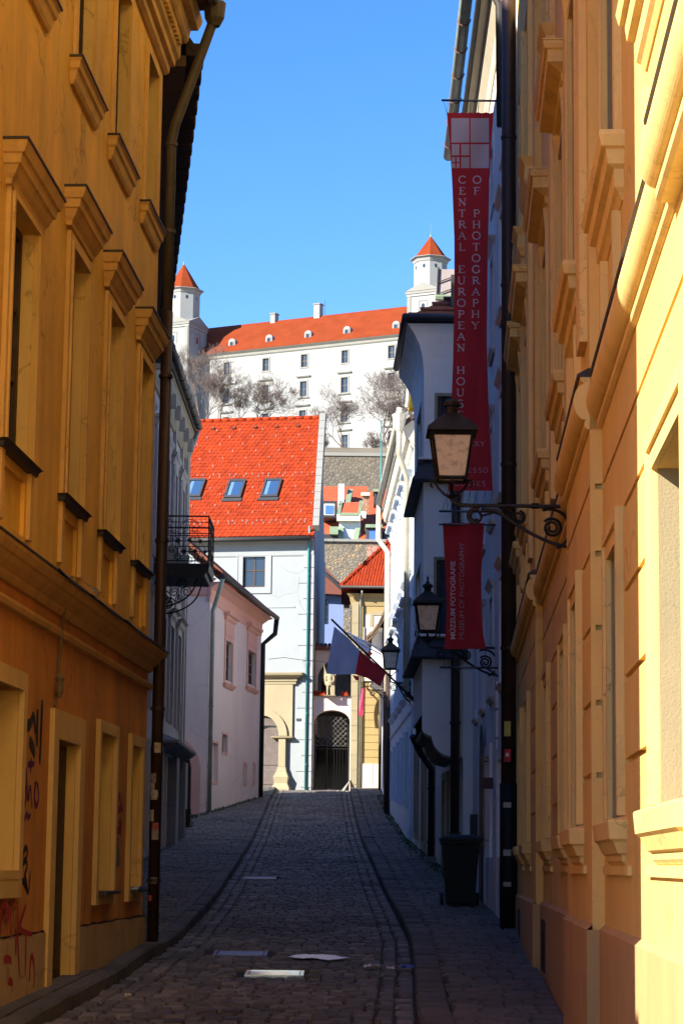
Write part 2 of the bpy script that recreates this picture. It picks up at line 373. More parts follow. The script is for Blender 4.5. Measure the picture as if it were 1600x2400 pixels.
# steel covers set into the cobbles
M['steel'] = simple('polished wet steel', (.55, .56, .60), .16, 1.0, .1, 8, .05)
M['steelr'] = simple('worn steel', (.13, .13, .14), .5, 1.0, .2, 8, .05)
def cover(a, b, c, d, label, mat, fr=.035):
    t = thing('access_cover', ((a+b)/2, c, zg(c)), label, 'cover', 'steel covers in the road')
    m = MB(); zz = lambda y, h: zg(y)+h
    def slab(mm, a, b, c, d, h0, h1): mm.loft([[(a, c, zz(c, h)), (b, c, zz(c, h)), (b, d, zz(d, h)), (a, d, zz(d, h))] for h in (h0, h1)])
    for q in ((a, b, c, c+fr), (a, b, d-fr, d), (a, a+fr, c+fr, d-fr), (b-fr, b, c+fr, d-fr)): slab(m, *q, -.08, .004)
    mk('frame', m, mat, t)
    m = MB(); slab(m, a+fr+.012, b-fr-.012, c+fr+.02, d-fr-.02, -.08, -.002); mk('plate', m, mat, t)
cover(*COVERS[0], 'bright rectangular steel cover reflecting the sky, nearest in the cobbled road', M['steel'])
cover(*COVERS[1], 'small dull steel cover far up the road beside the left gutter', M['steelr'])
cover(*COVERS[2], 'dull steel cover left of the puddle in the cobbled road', M['steelr'])
# a flat pale sheet of plastic on the cobbles
q = MB(); n_ = 18; V = []
for i in range(n_+1):
    f_ = i/n_; hw = .40*math.sin(math.pi*f_)**.7*(1+.25*math.sin(f_*11))+.012; x = -.53+.66*f_; yc = 26.15+.10*math.sin(f_*5)
    for v_ in (-1, -.33, .33, 1): y = yc+v_*hw; V.append((x, y, zg(y)+.026+random.uniform(-.004, .006)))
q.add(V, [(4*i+j, 4*i+j+1, 4*i+j+5, 4*i+j+4) for i in range(n_) for j in range(3)])
mk('plastic_sheet', q, simple('pale plastic sheet', (.86, .84, .88), .35, 0, .06, 9), label='flat pale plastic sheet lying on the cobbles behind the steel cover', cat='litter')
# scraps of paper
for i, (px, py, w_, lab, c_) in enumerate([(875, 2272, .10, 'crumpled white paper scrap beside the right gutter', (.7, .7, .72)), (915, 2277, .05, 'tiny white paper scrap next to the blue wrapper', (.7, .7, .72)), (958, 2273, .09, 'blue wrapper lying in the right gutter', (.12, .16, .5)), (695, 2155, .05, 'tiny white paper scrap in mid road', (.7, .7, .7)), (301, 2341, .03, 'tiny cream scrap by the left kerb in the foreground', (.8, .7, .5))]):
    y = 30.0
    for _ in range(60): y = max(5, min(90, (zg(y)-EYE)/ray(px, py)[1]))
    x = ray(px, py)[0]*y; q = MB(); n_ = 7
    V = [(x+(a/n_-.5)*w_*2, y+(b/n_-.5)*w_*3, zg(y)+.02+random.uniform(0, .035)) for a in range(n_) for b in range(n_)]
    q.add(V, [(a*n_+b, a*n_+b+1, (a+1)*n_+b+1, (a+1)*n_+b) for a in range(n_-1) for b in range(n_-1)])
    mk('paper_scrap', q, simple('scrap%d' % i, c_, .7), label=lab, cat='litter', group='litter on the road')
# ------------------------------------------------------------------ shared builders for facades
def casement(root, w, sa, sb, za, zb, dep, cols=2, rows=3, fm='wood', fr=.07, bar=.045, singles=True, name='window', gm='glass', n0=0.0, label=None):
    """window in an opening: frame with bars, panes as sub-parts"""
    m = MB(w); d = n0-dep
    m.ring(sa+fr, sb-fr, za+fr, zb-fr, fr-.004, d+.004, d+.07)
    W = sb-sa-2*fr; H = zb-za-2*fr; zs = [za+fr+H*i/rows for i in range(rows+1)]; ss = [sa+fr+W*i/cols for i in range(cols+1)]
    for q in ss[1:-1]: m.box(q-bar/2, q+bar/2, za+fr, zb-fr, d+.006, d+.06)
    for q in zs[1:-1]: m.box(sa+fr, sb-fr, q-bar/2, q+bar/2, d+.010, d+.055)
    o = mk(name, m, M[fm], root, label=label)
    if singles:
        for i in range(cols):
            for j in range(rows):
                mk('pane', MB(w).box(ss[i]+bar/2*(i > 0)+.001, ss[i+1]-bar/2*(i < cols-1)-.001, zs[j]+bar/2*(j > 0)+.001, zs[j+1]-bar/2*(j < rows-1)-.001, d+.008, d+.03), M[gm], o)
    else: mk('pane', MB(w).box(sa+fr, sb-fr, za+fr, zb-fr, d+.002, d+.005+.02), M[gm], o)
    return o
def pipe(root, pts, r, mat, name='downpipe', clamps=(), k=10, cl=1.25):
    o = mk(name, MB().tube(pts, r, k), M[mat], root, True)
    for p in clamps: mk('pipe_clamp', MB().tube([(p[0], p[1], p[2]-.02), (p[0], p[1], p[2]+.02)], r*cl, k), M[mat], o)
    return o
def arc(cx, cy, r, a0, a1, n=12): return [(cx+r*math.cos(R(a0+(a1-a0)*i/n)), cy+r*math.sin(R(a0+(a1-a0)*i/n))) for i in range(n+1)]
def spiral(cx, cy, r0, r1, a0, turns, n=30): return [(cx+(r0+(r1-r0)*i/n)*math.cos(R(a0+360*turns*i/n)), cy+(r0+(r1-r0)*i/n)*math.sin(R(a0+360*turns*i/n))) for i in range(n+1)]
def gable(w, s0, s1, ze, D, rise, over, th=.18, os=.0, back=True):
    """pitched roof with its ridge along the wall, as a thin folded slab"""
    m = MB(w); sl = rise/(D/2); e = ze-over*sl
    top = [(over, e+th), (-D/2, ze+rise+th), (-D-over, e+th)]; bot = [(over, e), (-D/2, ze+rise), (-D-over, e)]
    pr = top+bot[::-1]
    m.loft([[(s, z, n) for n, z in pr] for s in (s0-os, s1+os)]); 
    m.add([(s0+.02, ze, 0), (s0+.02, ze, -D), (s0+.02, ze+rise-.01, -D/2), (s1-.02, ze, 0), (s1-.02, ze, -D), (s1-.02, ze+rise-.01, -D/2)], [(0, 1, 2), (3, 4, 5)])
    return m
def hood(root, w, s0, s1, prof, mat, lead=True, name='hood', n0=0):
    o = mk(name, MB(lambda s, z, n: w(s, z, n+n0)).stack(s0, s1, prof, -.02), M[mat], root)
    if lead:
        z, p = prof[-1]; mk('lead_flashing', MB(lambda s, z, n: w(s, z, n+n0)).stack(s0, s1, [(z+.003, p+.012), (z+.022, p+.012), (z+.05, p*.3)], -.02), M['flash'], o)
    return o
# ------------------------------------------------------------------ ochre house on the left
L1 = Wall((-3.6+.05*7.4, 7.4), (-3.6+.05*26.9, 26.9), 1); LE = L1.L
t = thing('ochre_townhouse', (-3.3, 17, .3), 'tall ochre town house with graffiti on its ground floor, lining the left of the lane', 'building')
W1 = [(10.45, 11.58, 4.92, 6.90), (13.28, 14.25, 4.94, 7.27), (15.62, 16.58, 4.95, 7.29), (18.02, 18.92, 4.96, 7.29)]
W2 = [(10.5, 11.6, 9.05, 10.95), (13.28, 14.3, 9.05, 10.95), (15.65, 16.65, 9.07, 10.95), (18.1, 19.0, 9.09, 10.95)]
G = [(9.7, 11.55, 1.46, 3.0), (15.82, 16.9, 1.30, 2.91), (18.12, 18.97, 1.30, 2.90)]
DOOR = (13.3, 14.52, .45, 2.70)
up_ops = [(*q, .19) for q in W1+W2]+[(a+.06, b-.06, 4.28, 4.74, .035) for a, b, _, _ in W1]
mk('upper_wall', MB(L1).body(0, LE, 3.96, 11.25, 9, up_ops), M['ochre'], t)
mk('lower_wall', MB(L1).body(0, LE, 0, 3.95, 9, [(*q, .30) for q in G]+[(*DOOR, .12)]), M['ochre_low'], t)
pl = MB(L1); 
for a, b in ((0, 12.98), (14.80, LE+.02)): pl.box(a, b, -.1, .99, .001, .035)
mk('plinth', pl, M['plinth'], t)
ck = MB(L1)
for a, b in ((0, 12.9), (14.85, LE)):
    n_ = int((b-a)/.25); V = []
    for i in range(n_+1):
        s = a+(b-a)*i/n_; z = .992+random.uniform(-.006, .006); V += [(s, z, .0365), (s, z+random.uniform(.012, .028), .0365)]
    ck.add(V, [(2*i, 2*i+1, 2*i+3, 2*i+2) for i in range(n_)])
mk('plinth_crack', ck, M['black'], t)
mk('belt_cornice', MB(L1).stack(0, LE, [(3.82, .03), (3.86, .06), (3.88, .06), (3.93, .12), (3.97, .15), (3.98, .17), (4.03, .20), (4.06, .205)], -.02, 0, 1), M['ochre_trim'], t)
mk('belt_flashing', MB(L1).stack(0, LE, [(4.063, .215), (4.08, .215), (4.13, .01)], -.02, 0, 1), M['flash'], t)
mk('string_moulding', MB(L1).stack(0, LE, [(3.61, .0), (3.62, .045), (3.66, .06), (3.69, .045), (3.72, .0)], -.02, 0, 1), M['ochre_trim'], t)
for i, (a, b, c, d) in enumerate(W1):
    o = casement(t, L1, a, b, c, d, .17, 2, 3, 'wood', .08)
    mk('surround', MB(L1).ring(a, b, c-.65, d, .13, .0015, .04, False), M['ochre_trim'], o)
    mk('inner_surround', MB(L1).ring(a+.001, b-.001, c, d-.001, .05, .041, .06, False), M['ochre_trim'], o)
    mk('sill', MB(L1).stack(a-.13, b+.13, [(c-.09, .06), (c-.05, .07), (c-.03, .10)], -.05), M['flash'], o)
    mk('reveal_lining', MB(L1).box(b-.012, b-.001, c, d, -.10, -.003), M['ochre_reveal'], o)
    zt = d+(.20 if i else .10)
    hood(o, L1, a-.14, b+.10, [(zt-.04, .05), (zt, .06), (zt+.04, .09), (zt+.10, .115), (zt+.11, .135), (zt+.18, .15), (zt+.19, .17), (zt+.24, .19), (zt+.28, .20)], 'ochre_trim')
for i, (a, b, c, d) in enumerate(W2):
    o = casement(t, L1, a, b, c, d, .17, 2, 3, 'wood', .08)
    mk('surround', MB(L1).ring(a, b, c, d, .12, .0015, .035, False), M['ochre_trim'], o)
    mk('reveal_lining', MB(L1).box(b-.012, b-.001, c, d, -.10, -.003), M['ochre_reveal'], o)
    hood(o, L1, a-.16, b+.14, [(c-.26, .03), (c-.22, .05), (c-.14, .07), (c-.12, .09), (c-.06, .10), (c-.03, .12)], 'ochre_trim', name='sill')
for i, (a, b, c, d) in enumerate(G):
    o = casement(t, L1, a, b, c, d, .28, 2, 2, 'wood', .07)
    mk('surround', MB(L1).ring(a, b, c, d, .15 if i == 0 else .12, .0015, .05), M['ochre_reveal'], o)
    mk('reveal_lining', MB(L1).box(b-.012, b-.001, c+.002, d, -.2, -.003), M['ochre_reveal'], o)
    if i: mk('sill', MB(L1).box(a+.03, b-.03, c-.02, c+.012, -.2, .13), M['flash'], o)
    else: mk('sill', MB(L1).prism([(a, c-.001), (b, c-.001), (b, c+.07), (a, c+.07)], -.2, .055), M['ochre_reveal'], o)
tag(mk('foil_strip', MB(L1).loft([[(18.25, 1.32+.02*(i % 2), -.02+.02*i), (18.85, 1.32+.02*(i % 2), -.02+.02*i), (18.85, 1.31, -.02+.02*i), (18.25, 1.31, -.02+.02*i)] for i in range(8)]), simple('crumpled foil', (.8, .8, .82), .2, 1.0), t), 'shiny ribbed foil strip on the window sill')
d = mk('door', MB(L1).box(DOOR[0]+.02, DOOR[1]-.02, DOOR[2], DOOR[3]-.02, -.118, -.088), M['wood'], t)
for zz in (.6, 1.5):
    for a in (DOOR[0]+.12, DOOR[0]+.68): mk('door_panel', MB(L1).stack(a, a+.40, [(zz, -.084), (zz+.02, -.076), (zz+.78, -.076), (zz+.80, -.084)], -.095), M['wood'], d)
mk('door_handle', MB(L1).tube([(DOOR[0]+.1, 1.5, -.085), (DOOR[0]+.1, 1.5, -.045), (DOOR[0]+.2, 1.5, -.045)], .012), M['steel'], d)
mk('door_surround', MB(L1).ring(DOOR[0], DOOR[1], DOOR[2]-.2, DOOR[3], .26, .0015, .048, False), M['ochre_reveal'], t)
mk('door_lining', MB(L1).box(DOOR[1]-.012, DOOR[1]-.001, DOOR[2], DOOR[3]-.001, -.087, -.003), M['ochre_reveal'], t)
mk('door_step', MB(L1).box(DOOR[0]-.05, DOOR[1]+.05, .2, .47, -.3, .10), M['kerb'], t)
# main cornice with dentils
mk('main_cornice', MB(L1).stack(0, LE, [(11.18, .03), (11.22, .07), (11.30, .08), (11.32, .13), (11.40, .14), (11.44, .18), (11.50, .19), (11.64, .19), (11.66, .24), (11.70, .27), (11.86, .30), (11.88, .38), (11.98, .42), (12.02, .43)], -.02, 0, 1), M['ochre_trim'], t)
dn = MB(L1)
for i in range(90): dn.box(6+i*.15, 6.08+i*.15, 11.515, 11.63, .192, .235)
mk('dentils', dn, M['ochre_trim'], t, kind='stuff')
M['tiledark'] = island('old dark tile', [(.05, .035, .03), (.075, .045, .035), (.06, .045, .04)], .85, 5)
rf = MB(L1); 
rf.loft([[(s, z, n) for n, z in ((.56, 12.04), (.60, 12.10), (-5.8, 21.0), (-5.8, 20.8), (.40, 12.03))] for s in (0, LE+.1)])
rf.loft([[(s, z, n) for n, z in ((-5.8, 21.0), (-10, 13), (-10, 12), (-5.8, 20.8))] for s in (0, LE+.1)])
rf.add([(0.03, 11.2, 0), (0.03, 20.8, -5.8), (0.03, 11.2, -9), (LE-.02, 11.2, 0), (LE-.02, 20.8, -5.8), (LE-.02, 11.2, -9)], [(0, 1, 2), (3, 4, 5)])
mk('roof', rf, M['tiledark'], t)
mk('gutter', MB(L1).tube([(0, 12.10, .62), (LE+.15, 12.10, .62)], .075, 10), M['zincpipe'], t, True)
c0 = L1(LE+.05, 0, .12); c0 = (c0[0], c0[1])
e0 = L1(LE+.02, 0, .62)
pp = pipe(t, [(e0[0], e0[1], 12.1), (e0[0]-.02, e0[1], 11.85), (c0[0]+.04, c0[1], 10.55), (c0[0], c0[1], 10.35), (c0[0], c0[1], 8.2)], .062, 'hopper', 'upper_downpipe', [(c0[0], c0[1], z) for z in (10.3, 9.2)])
mk('pipe_hopper', MB().lathe((e0[0], e0[1], 11.8), [(.07, 0), (.12, .1), (.14, .3)], 10), M['hopper'], pp)
pp = pipe(t, [(c0[0], c0[1], 8.2), (c0[0], c0[1], .58)], .068, 'brownpipe', 'downpipe', [(c0[0], c0[1], z) for z in (1.4, 3.4, 5.4, 7.4)])
for i in range(11):
    z = random.uniform(1.0, 2.9); a = random.uniform(-2.6, -1.2); h = random.uniform(.05, .16); rr = .0705
    cs = [(.45, .40, .33), (.30, .26, .22), (.35, .10, .08), (.5, .42, .3), (.2, .18, .16)][i % 5]
    q = MB(); q.loft([[(c0[0]+rr*math.cos(a+da), c0[1]+rr*math.sin(a+da), z+dz) for da in (-.6, -.3, 0, .3, .6)] for dz in (0, h)], False, False)
    mk('sticker', q, simple('sticker tone %d' % i, cs, .8, 0, .4, 30), pp)
# hanging cable, twigs on the belt
cb = MB()
p0 = [L1.at(*q) for q in ((150, 1352), (141, 1395), (134, 1460), (133, 1500), (130, 1560), (130, 1620), (126, 1655))]
cb.tube([L1(s, z, .075-.01*i) for i, (s, z) in enumerate(p0)], .014, 6)
s, z = L1.at(128, 1595); cb.lathe(L1(s, z-.1, .05), [(.01, -.06), (.035, 0), (.03, .08), (.045, .12), (.01, .18)], 7)
mk('hanging_cable', cb, simple('dusty cable', (.16, .11, .06), .9), t)
tw = MB(); bs, bz = L1.at(205, 1372, .2)
for i in range(9):
    a = random.uniform(-.5, .5); tw.tube([L1(bs+.15*(i-4)/4, bz+.01, .2), L1(bs+.2*a+.05*i, bz-.02+.03*i/9, .24), L1(bs+.45*a, bz-.12*abs(a)-.05, .27)], .005, 4)
mk('dry_twigs', tw, simple('dry straw', (.35, .28, .18), .9), t)
cbl = MB(); cbl.tube([L1(12+i*.6, 4.075-.03*abs(math.sin(i*.9)), .225) for i in range(13)], .011, 5)
mk('belt_cable', cbl, M['black'], t)
# graffiti: sprayed strokes lying on the plaster
def spray(strokes, width, col, label, n0=.004):
    m = MB(L1)
    for st in strokes:
        P = [L1.at(*p, off=n0) for p in st]
        # smooth the stroke
        for _ in range(2):
            Q = [P[0]]
            for a, b in zip(P, P[1:]): Q += [(a[0]*.75+b[0]*.25, a[1]*.75+b[1]*.25), (a[0]*.25+b[0]*.75, a[1]*.25+b[1]*.75)]
            P = Q+[P[-1]]
        V = []; k = len(P)
        for i, (s, z) in enumerate(P):
            a = P[max(0, i-1)]; b = P[min(k-1, i+1)]; dx, dz = b[0]-a[0], b[1]-a[1]; l = math.hypot(dx, dz) or 1
            w_ = 2.1*width*(.55+.45*math.sin(math.pi*min(1, .15+i/k)))
            V += [(s-dz/l*w_, z+dx/l*w_, n0), (s+dz/l*w_, z-dx/l*w_, n0)]
        m.add(V, [(2*i, 2*i+1, 2*i+3, 2*i+2) for i in range(k-1)])
    mk('graffiti', m, simple('spray '+label, col, .8, 0, .25, 30), t, label=label)
spray([[(57, 1660), (62, 1700), (72, 1700), (80, 1670), (84, 1720)], [(89, 1662), (87, 1750)], [(100, 1640), (97, 1720), (94, 1790)], [(53, 1745), (62, 1725), (58, 1770)], [(70, 1735), (80, 1755), (82, 1775)], [(57, 1700), (56, 1770)]], .026, (.03, .025, .02), 'faded black sprayed tag')
spray([[(52, 1830), (48, 1870), (54, 1895), (62, 1880), (60, 1830), (56, 1815)], [(62, 1800), (66, 1890), (72, 1830), (76, 1895)], [(84, 1835), (80, 1870), (86, 1895), (92, 1870), (90, 1840), (84, 1832)], [(74, 1775), (72, 1812)], [(66, 1792), (82, 1790)], [(58, 1922), (64, 1905), (67, 1918), (73, 1908)]], .014, (.12, .02, .10), 'purple sprayed tag')
spray([[(48, 1985), (49, 2030), (60, 1980), (68, 2000), (52, 2030)], [(50, 2040), (60, 2010), (66, 2030), (58, 2050)], [(48, 2060), (60, 2070), (68, 2100), (72, 2040)], [(58, 2046), (66, 2092)]], .014, (.025, .02, .02), 'black scribbled tag below the purple one')
RED = (.36, .025, .02)
spray([[(2, 2190), (3, 2130), (12, 2112), (18, 2135), (8, 2165)], [(20, 2115), (21, 2160)], [(27, 2200), (24, 2130), (36, 2110)], [(42, 2110), (42, 2195), (47, 2290)], [(62, 2120), (46, 2170), (48, 2182), (76, 2190)], [(62, 2195), (60, 2285)], [(38, 2190), (38, 2240)]], .016, RED, 'large red sprayed letters', .0375)
spray([[(10, 2255), (12, 2247), (26, 2248), (27, 2260)], [(70, 2300), (73, 2232), (82, 2260), (80, 2315)], [(20, 2300), (30, 2302), (29, 2312)]], .016, RED, 'red sprayed marks on the plinth', .0375)
spray([[(272, 1860), (275, 1900), (281, 1850), (284, 1905), (288, 1865)], [(270, 1930), (276, 1950), (288, 1940), (278, 1915), (284, 1960)], [(272, 1900), (289, 1895)]], .02, (.30, .03, .05), 'red sprayed tag between the two small windows')
spray([[(268, 1975), (280, 1985), (266, 2000), (284, 2010), (268, 2025)]], .05, (.16, .17, .18), 'grey overpainted patch')
# ------------------------------------------------------------------ dark house behind the corner on the left
LB = Wall((-2.50, 27.25), (-4.34, 45.2), 1)
t = thing('set_back_house', (-4, 36, 1), 'narrow set-back house behind the ochre corner with long dark tiled eaves', 'building')
ops = [(3+i*3.1, 4.1+i*3.1, z, z+1.7, .2) for i in range(5) for z in (4.6, 8.0)]+[(1.0+i*3.3, 2.4+i*3.3, .9, 3.2, .3) for i in range(5)]
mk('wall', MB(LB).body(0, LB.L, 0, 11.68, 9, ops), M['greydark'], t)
for a, b, c, d, e in ops: casement(t, LB, a, b, c, d, e-.02, 2, 2, 'wood', .07, singles=False)
m = MB(LB); m.loft([[(s, z, n) for n, z in ((.60, 11.63), (.62, 11.70), (-5.5, 20.2), (-10.5, 11.7), (-10.5, 11.6), (-5.5, 20.0))] for s in (0, LB.L)])
m.add([(LB.L-.02, 11, 0), (LB.L-.02, 20.0, -5.5), (LB.L-.02, 11, -9)], [(0, 1, 2)])
mk('roof', m, M['tiledark'], t)
et = MB(LB)
for i in range(int(LB.L/.30)): et.box(i*.30+.01, i*.30+.28, 11.58+.02*(i % 2), 11.74+.02*(i % 2), .5, .70+.03*(i % 2))
mk('eaves_tiles', et, M['tiledark'], t, kind='stuff')
mk('soffit', MB(LB).box(0, LB.L, 11.43, 11.57, .001, .5), simple('brown soffit board', (.14, .08, .05), .8), t)
# ------------------------------------------------------------------ grey ornate house with balcony on the left
L2 = Wall((-4.12, 45.4), (-4.12+.006*12.8, 58.2), 1)
t = thing('grey_ornate_house', (-4, 52, 1.8), 'grey ornate house with stucco mouldings and an iron balcony, beyond the ochre house', 'building')
wc = [2.0+i*2.35 for i in range(5)]
ops = [(c-.5, c+.5, 8.2, 10.9, .25) for c in wc]+[(c-.5, c+.5, 4.9, 7.2, .25) for c in wc]+[(c-.65, c+.65, 1.9, 4.1, .3) for c in wc]
mk('wall', MB(L2).body(0, 12.8, 0, 12.5, 9, ops), M['greyhouse'], t)
for j, (a, b, c, d, e) in enumerate(ops):
    o = casement(t, L2, a, b, c, d, e-.02, 2, 3, 'wood', .07, singles=False)
    mk('surround', MB(L2).ring(a, b, c, d, .14, .001, .07, False), M['greyhouse'], o)
    if j < 5:
        hood(o, L2, a-.15, b+.15, [(11.05, .05), (11.12, .08), (11.2, .09), (11.26, .14), (11.32, .15)], 'greyhouse', False)
        for q in (a-.1, b+.1):
            con = MB(L2)
            for zz, pr in ((11.0, .12), (10.72, .09), (10.4, .06), (10.05, .10)): con.lathe(L2(q, zz, .04), [(.02, -.16), (.05+pr*.35, -.1), (.06+pr*.4, 0), (.04+pr*.3, .1), (.02, .14)], 8)
            mk('stucco_ornament', con, M['greyhouse'], o, True)
    elif j < 10:
        hood(o, L2, a-.1, b+.1, [(7.35, .06), (7.42, .12), (7.5, .14), (7.56, .22)], 'greyhouse', False)
mk('pilaster', MB(L2).box(12.45, 12.75, 4.4, 12.0, .001, .1), M['greyhouse'], t)
mk('pilaster', MB(L2).box(8.6, 8.85, 8.0, 12.0, .001, .08), M['greyhouse'], t)
mk('pilaster', MB(L2).box(10.95, 11.2, 8.0, 12.0, .001, .08), M['greyhouse'], t)
mk('unseen_shade_block', MB().box(-15, -6.2, 58.3, 69.2, 0, 12.3), M['greyhouse'], t)  # unseen block added to shade the front of the off-white house
mk('top_cornice', MB(L2).stack(0, 12.8, [(11.85, .04), (11.95, .08), (12.0, .10), (12.35, .12), (12.4, .16), (12.55, .18), (12.6, .22), (12.75, .24)], -.02, 0, 1), M['stone'], t)
for i in range(9):
    q = .8+i*1.4; mk('cornice_bracket', MB(L2).prism([(q, 12.34), (q+.16, 12.34), (q+.16, 12.02), (q, 12.02)], .101, .24), M['greyhouse'], t)
mk('roof', gable(L2, 0, 12.8, 12.72, 9, 1.9, .26, .14), M['tiledark'], t)
gt = mk('gutter', MB(L2).tube([(0, 12.80, .33), (12.9, 12.80, .33)], .085, 10), M['flash'], t, True)
mk('gutter_rings', MB(L2).add([], []), M['flash'], t) if False else None
gr = MB(L2)
for i in range(12): gr.tube([(i*1.07+.3, 12.80, .33), (i*1.07+.36, 12.80, .33)], .097, 10)
mk('gutter_joints', gr, M['flash'], t, kind='stuff')
# stone shop canopy low on the corner
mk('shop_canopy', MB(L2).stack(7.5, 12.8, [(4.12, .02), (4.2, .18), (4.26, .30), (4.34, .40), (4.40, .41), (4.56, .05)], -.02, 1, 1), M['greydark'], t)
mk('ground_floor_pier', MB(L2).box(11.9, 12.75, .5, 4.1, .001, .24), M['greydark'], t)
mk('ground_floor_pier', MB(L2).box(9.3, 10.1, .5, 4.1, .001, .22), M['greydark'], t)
gq = MB(L2)
for i in range(5): gq.box(10.4+i*.28, 10.43+i*.28, 2.0, 4.0, -.06, -.03)
for zz in (2.3, 3.0, 3.7): gq.box(10.3, 11.75, zz, zz+.03, -.062, -.028)
mk('window_grille', gq, M['iron'], t)
mk('vent_box', MB(L2).box(12.2, 12.5, 2.5, 2.95, .241, .36), M['iron'], t)
e = L2(12.86, 0, .07); pipe(t, [(L2(12.86, 0, .3)[0], e[1], 12.7), (e[0], e[1], 12.0), (e[0], e[1], 2.15)], .055, 'zincpipe')
# balcony
bal = thing('balcony', L2(9.0, 8.0, 0), 'x', 'balcony'); del bal['label'], bal['category']; bal.parent = t; bal.location = Vector(L2(9.0, 8.0, 0))-t.location
b0, b1, bz, bp = 4.2, 6.0, 8.1, 1.22
def bput(name, mb, mat='iron'): return mk(name, mb, M[mat], bal)
bput('balcony_slab', MB(L2).stack(b0, b1, [(bz-.30, bp-.14), (bz-.28, bp-.10), (bz-.2, bp-.08), (bz-.17, bp-.02), (bz, bp)], 0, 0, 0))
rl = MB(L2); rt = 1.05
front = lambda s, z: (s, z, bp-.03); side = lambda s0: (lambda n, z: (s0, z, n))
for zz, rr in ((rt, .02), (rt-.13, .011), (.62, .011), (.06, .014), (.50, .010)):
    z = bz+zz; rl.tube([(b0+.03, z, 0.0), (b0+.03, z, bp-.03), (b1-.03, z, bp-.03), (b1-.03, z, 0.0)], rr, 6)
for s_, n_ in ((b0+.03, bp-.03), (b1-.03, bp-.03), (b0+.03, .02), (b1-.03, .02), ((b0+b1)/2, bp-.03), (b0+.03, .52), (b1-.03, .52)):
    rl.tube([(s_, bz, n_), (s_, bz+rt, n_)], .014 if n_ != .52 else .008, 6)
bput('railing', rl)
def motif(m, T, cx, wd):
    """scroll-work panel of the railing; T maps (u, z) to the wall frame"""
    for sg in (-1, 1):
        for c in (arc(cx, bz+.50, .36*wd, 90, 90-sg*170, 14), spiral(cx+sg*.08*wd, bz+.82, .06, .02, 90, sg*1.2, 16), arc(cx, bz+.78, .30*wd, 90, 90-sg*80, 8),
                  spiral(cx+sg*.2*wd, bz+.30, .13, .03, -90, sg*1.3, 18), arc(cx+sg*.12*wd, bz+.18, .12, 90, 90-sg*200, 10), spiral(cx+sg*.35*wd, bz+.14, .08, .02, 90, -sg*1.2, 14)):
            m.tube([T(u, z) for u, z in c], .008, 4)
    m.tube([T(u, z) for u, z in arc(cx, bz+.985, .062, 0, 360, 14)], .007, 4)
    m.tube([T(cx, bz+.1), T(cx, bz+.80)], .009, 4)
    for u, z in ((cx, bz+.52), (cx-.36*wd, bz+.5), (cx+.36*wd, bz+.5)):
        for k_ in range(4):
            a = k_*math.pi/4; m.tube([T(u-.05*math.cos(a), z-.05*math.sin(a)), T(u+.05*math.cos(a), z+.05*math.sin(a))], .014, 4)
sc = MB(L2)
for n_ in (.27, .77): motif(sc, lambda u, z: (b0+.03, z, u), n_, .66); motif(sc, lambda u, z: (b1-.03, z, u), n_, .66)
for s_ in (b0+.45, b1-.45): motif(sc, lambda u, z: (u, z, bp-.03), s_, .95)
bput('scrollwork', sc)
for s_ in (b0+.25, b1-.25):
    br = MB(L2); T = lambda n, z: (s_, z, n)
    br.tube([T(n, z) for n, z in [(.02, bz-.95)]+[(.02+.9*math.sin(a*math.pi/24), bz-.95+.62*(1-math.cos(a*math.pi/24))) for a in range(1, 12)]+[(.95, bz-.3)]], .018, 6)
    br.tube([T(n, z) for n, z in spiral(.22, bz-.72, .17, .03, -60, 1.8, 30)], .014, 5)
    br.tube([T(n, z) for n, z in spiral(.62, bz-.44, .13, .03, 200, -1.7, 26)], .012, 5)
    br.tube([T(n, z) for n, z in spiral(.45, bz-.62, .10, .02, 20, 1.5, 22)], .011, 5)
    br.tube([T(.02, bz-.95), T(.02, bz-.3)], .018, 5)
    bput('scroll_bracket', br)
bx = MB(L2); bx.box(b0+.5, b0+.8, bz+.002, bz+.45, .25, .5); bx.box(b0+.9, b0+1.15, bz+.002, bz+.30, .3, .7); bput('planter', bx, 'zincpipe')
# ------------------------------------------------------------------ yellow house on the right
R1 = Wall((.9-.051*18, -18), (.9+.051*30.6, 30.6), -1); RE = R1.L
t = thing('yellow_townhouse', (3, 18, .3), 'yellow house with banded ground floor, sunlit at its near end, lining the right side', 'building')
def rs(Y): return (Y+18)*math.sqrt(1+.051**2)
RIS = [(rs(13.95), rs(16.95)), (rs(23.7), RE)]; PR = .075
def nf(s): return PR if any(a <= s <= b for a, b in RIS) else 0.0
GW = [(rs(8.75), rs(10.12)), (rs(12.36), rs(13.21)), (rs(15.05), rs(15.85)), (rs(18.4), rs(19.2)), (rs(21.9), rs(22.85)), (rs(25.5), rs(26.4)), (rs(28.2), rs(29.1))]
ZG = (1.88, 3.38); GRZ = [2.16, 2.60, 3.06, 3.52, 3.94]
segs = [(0, RIS[0][0], 0), (RIS[0][0], RIS[0][1], PR), (RIS[0][1], RIS[1][0], 0), (RIS[1][0], RE, PR)]
lo = MB(R1); upw = MB(R1)
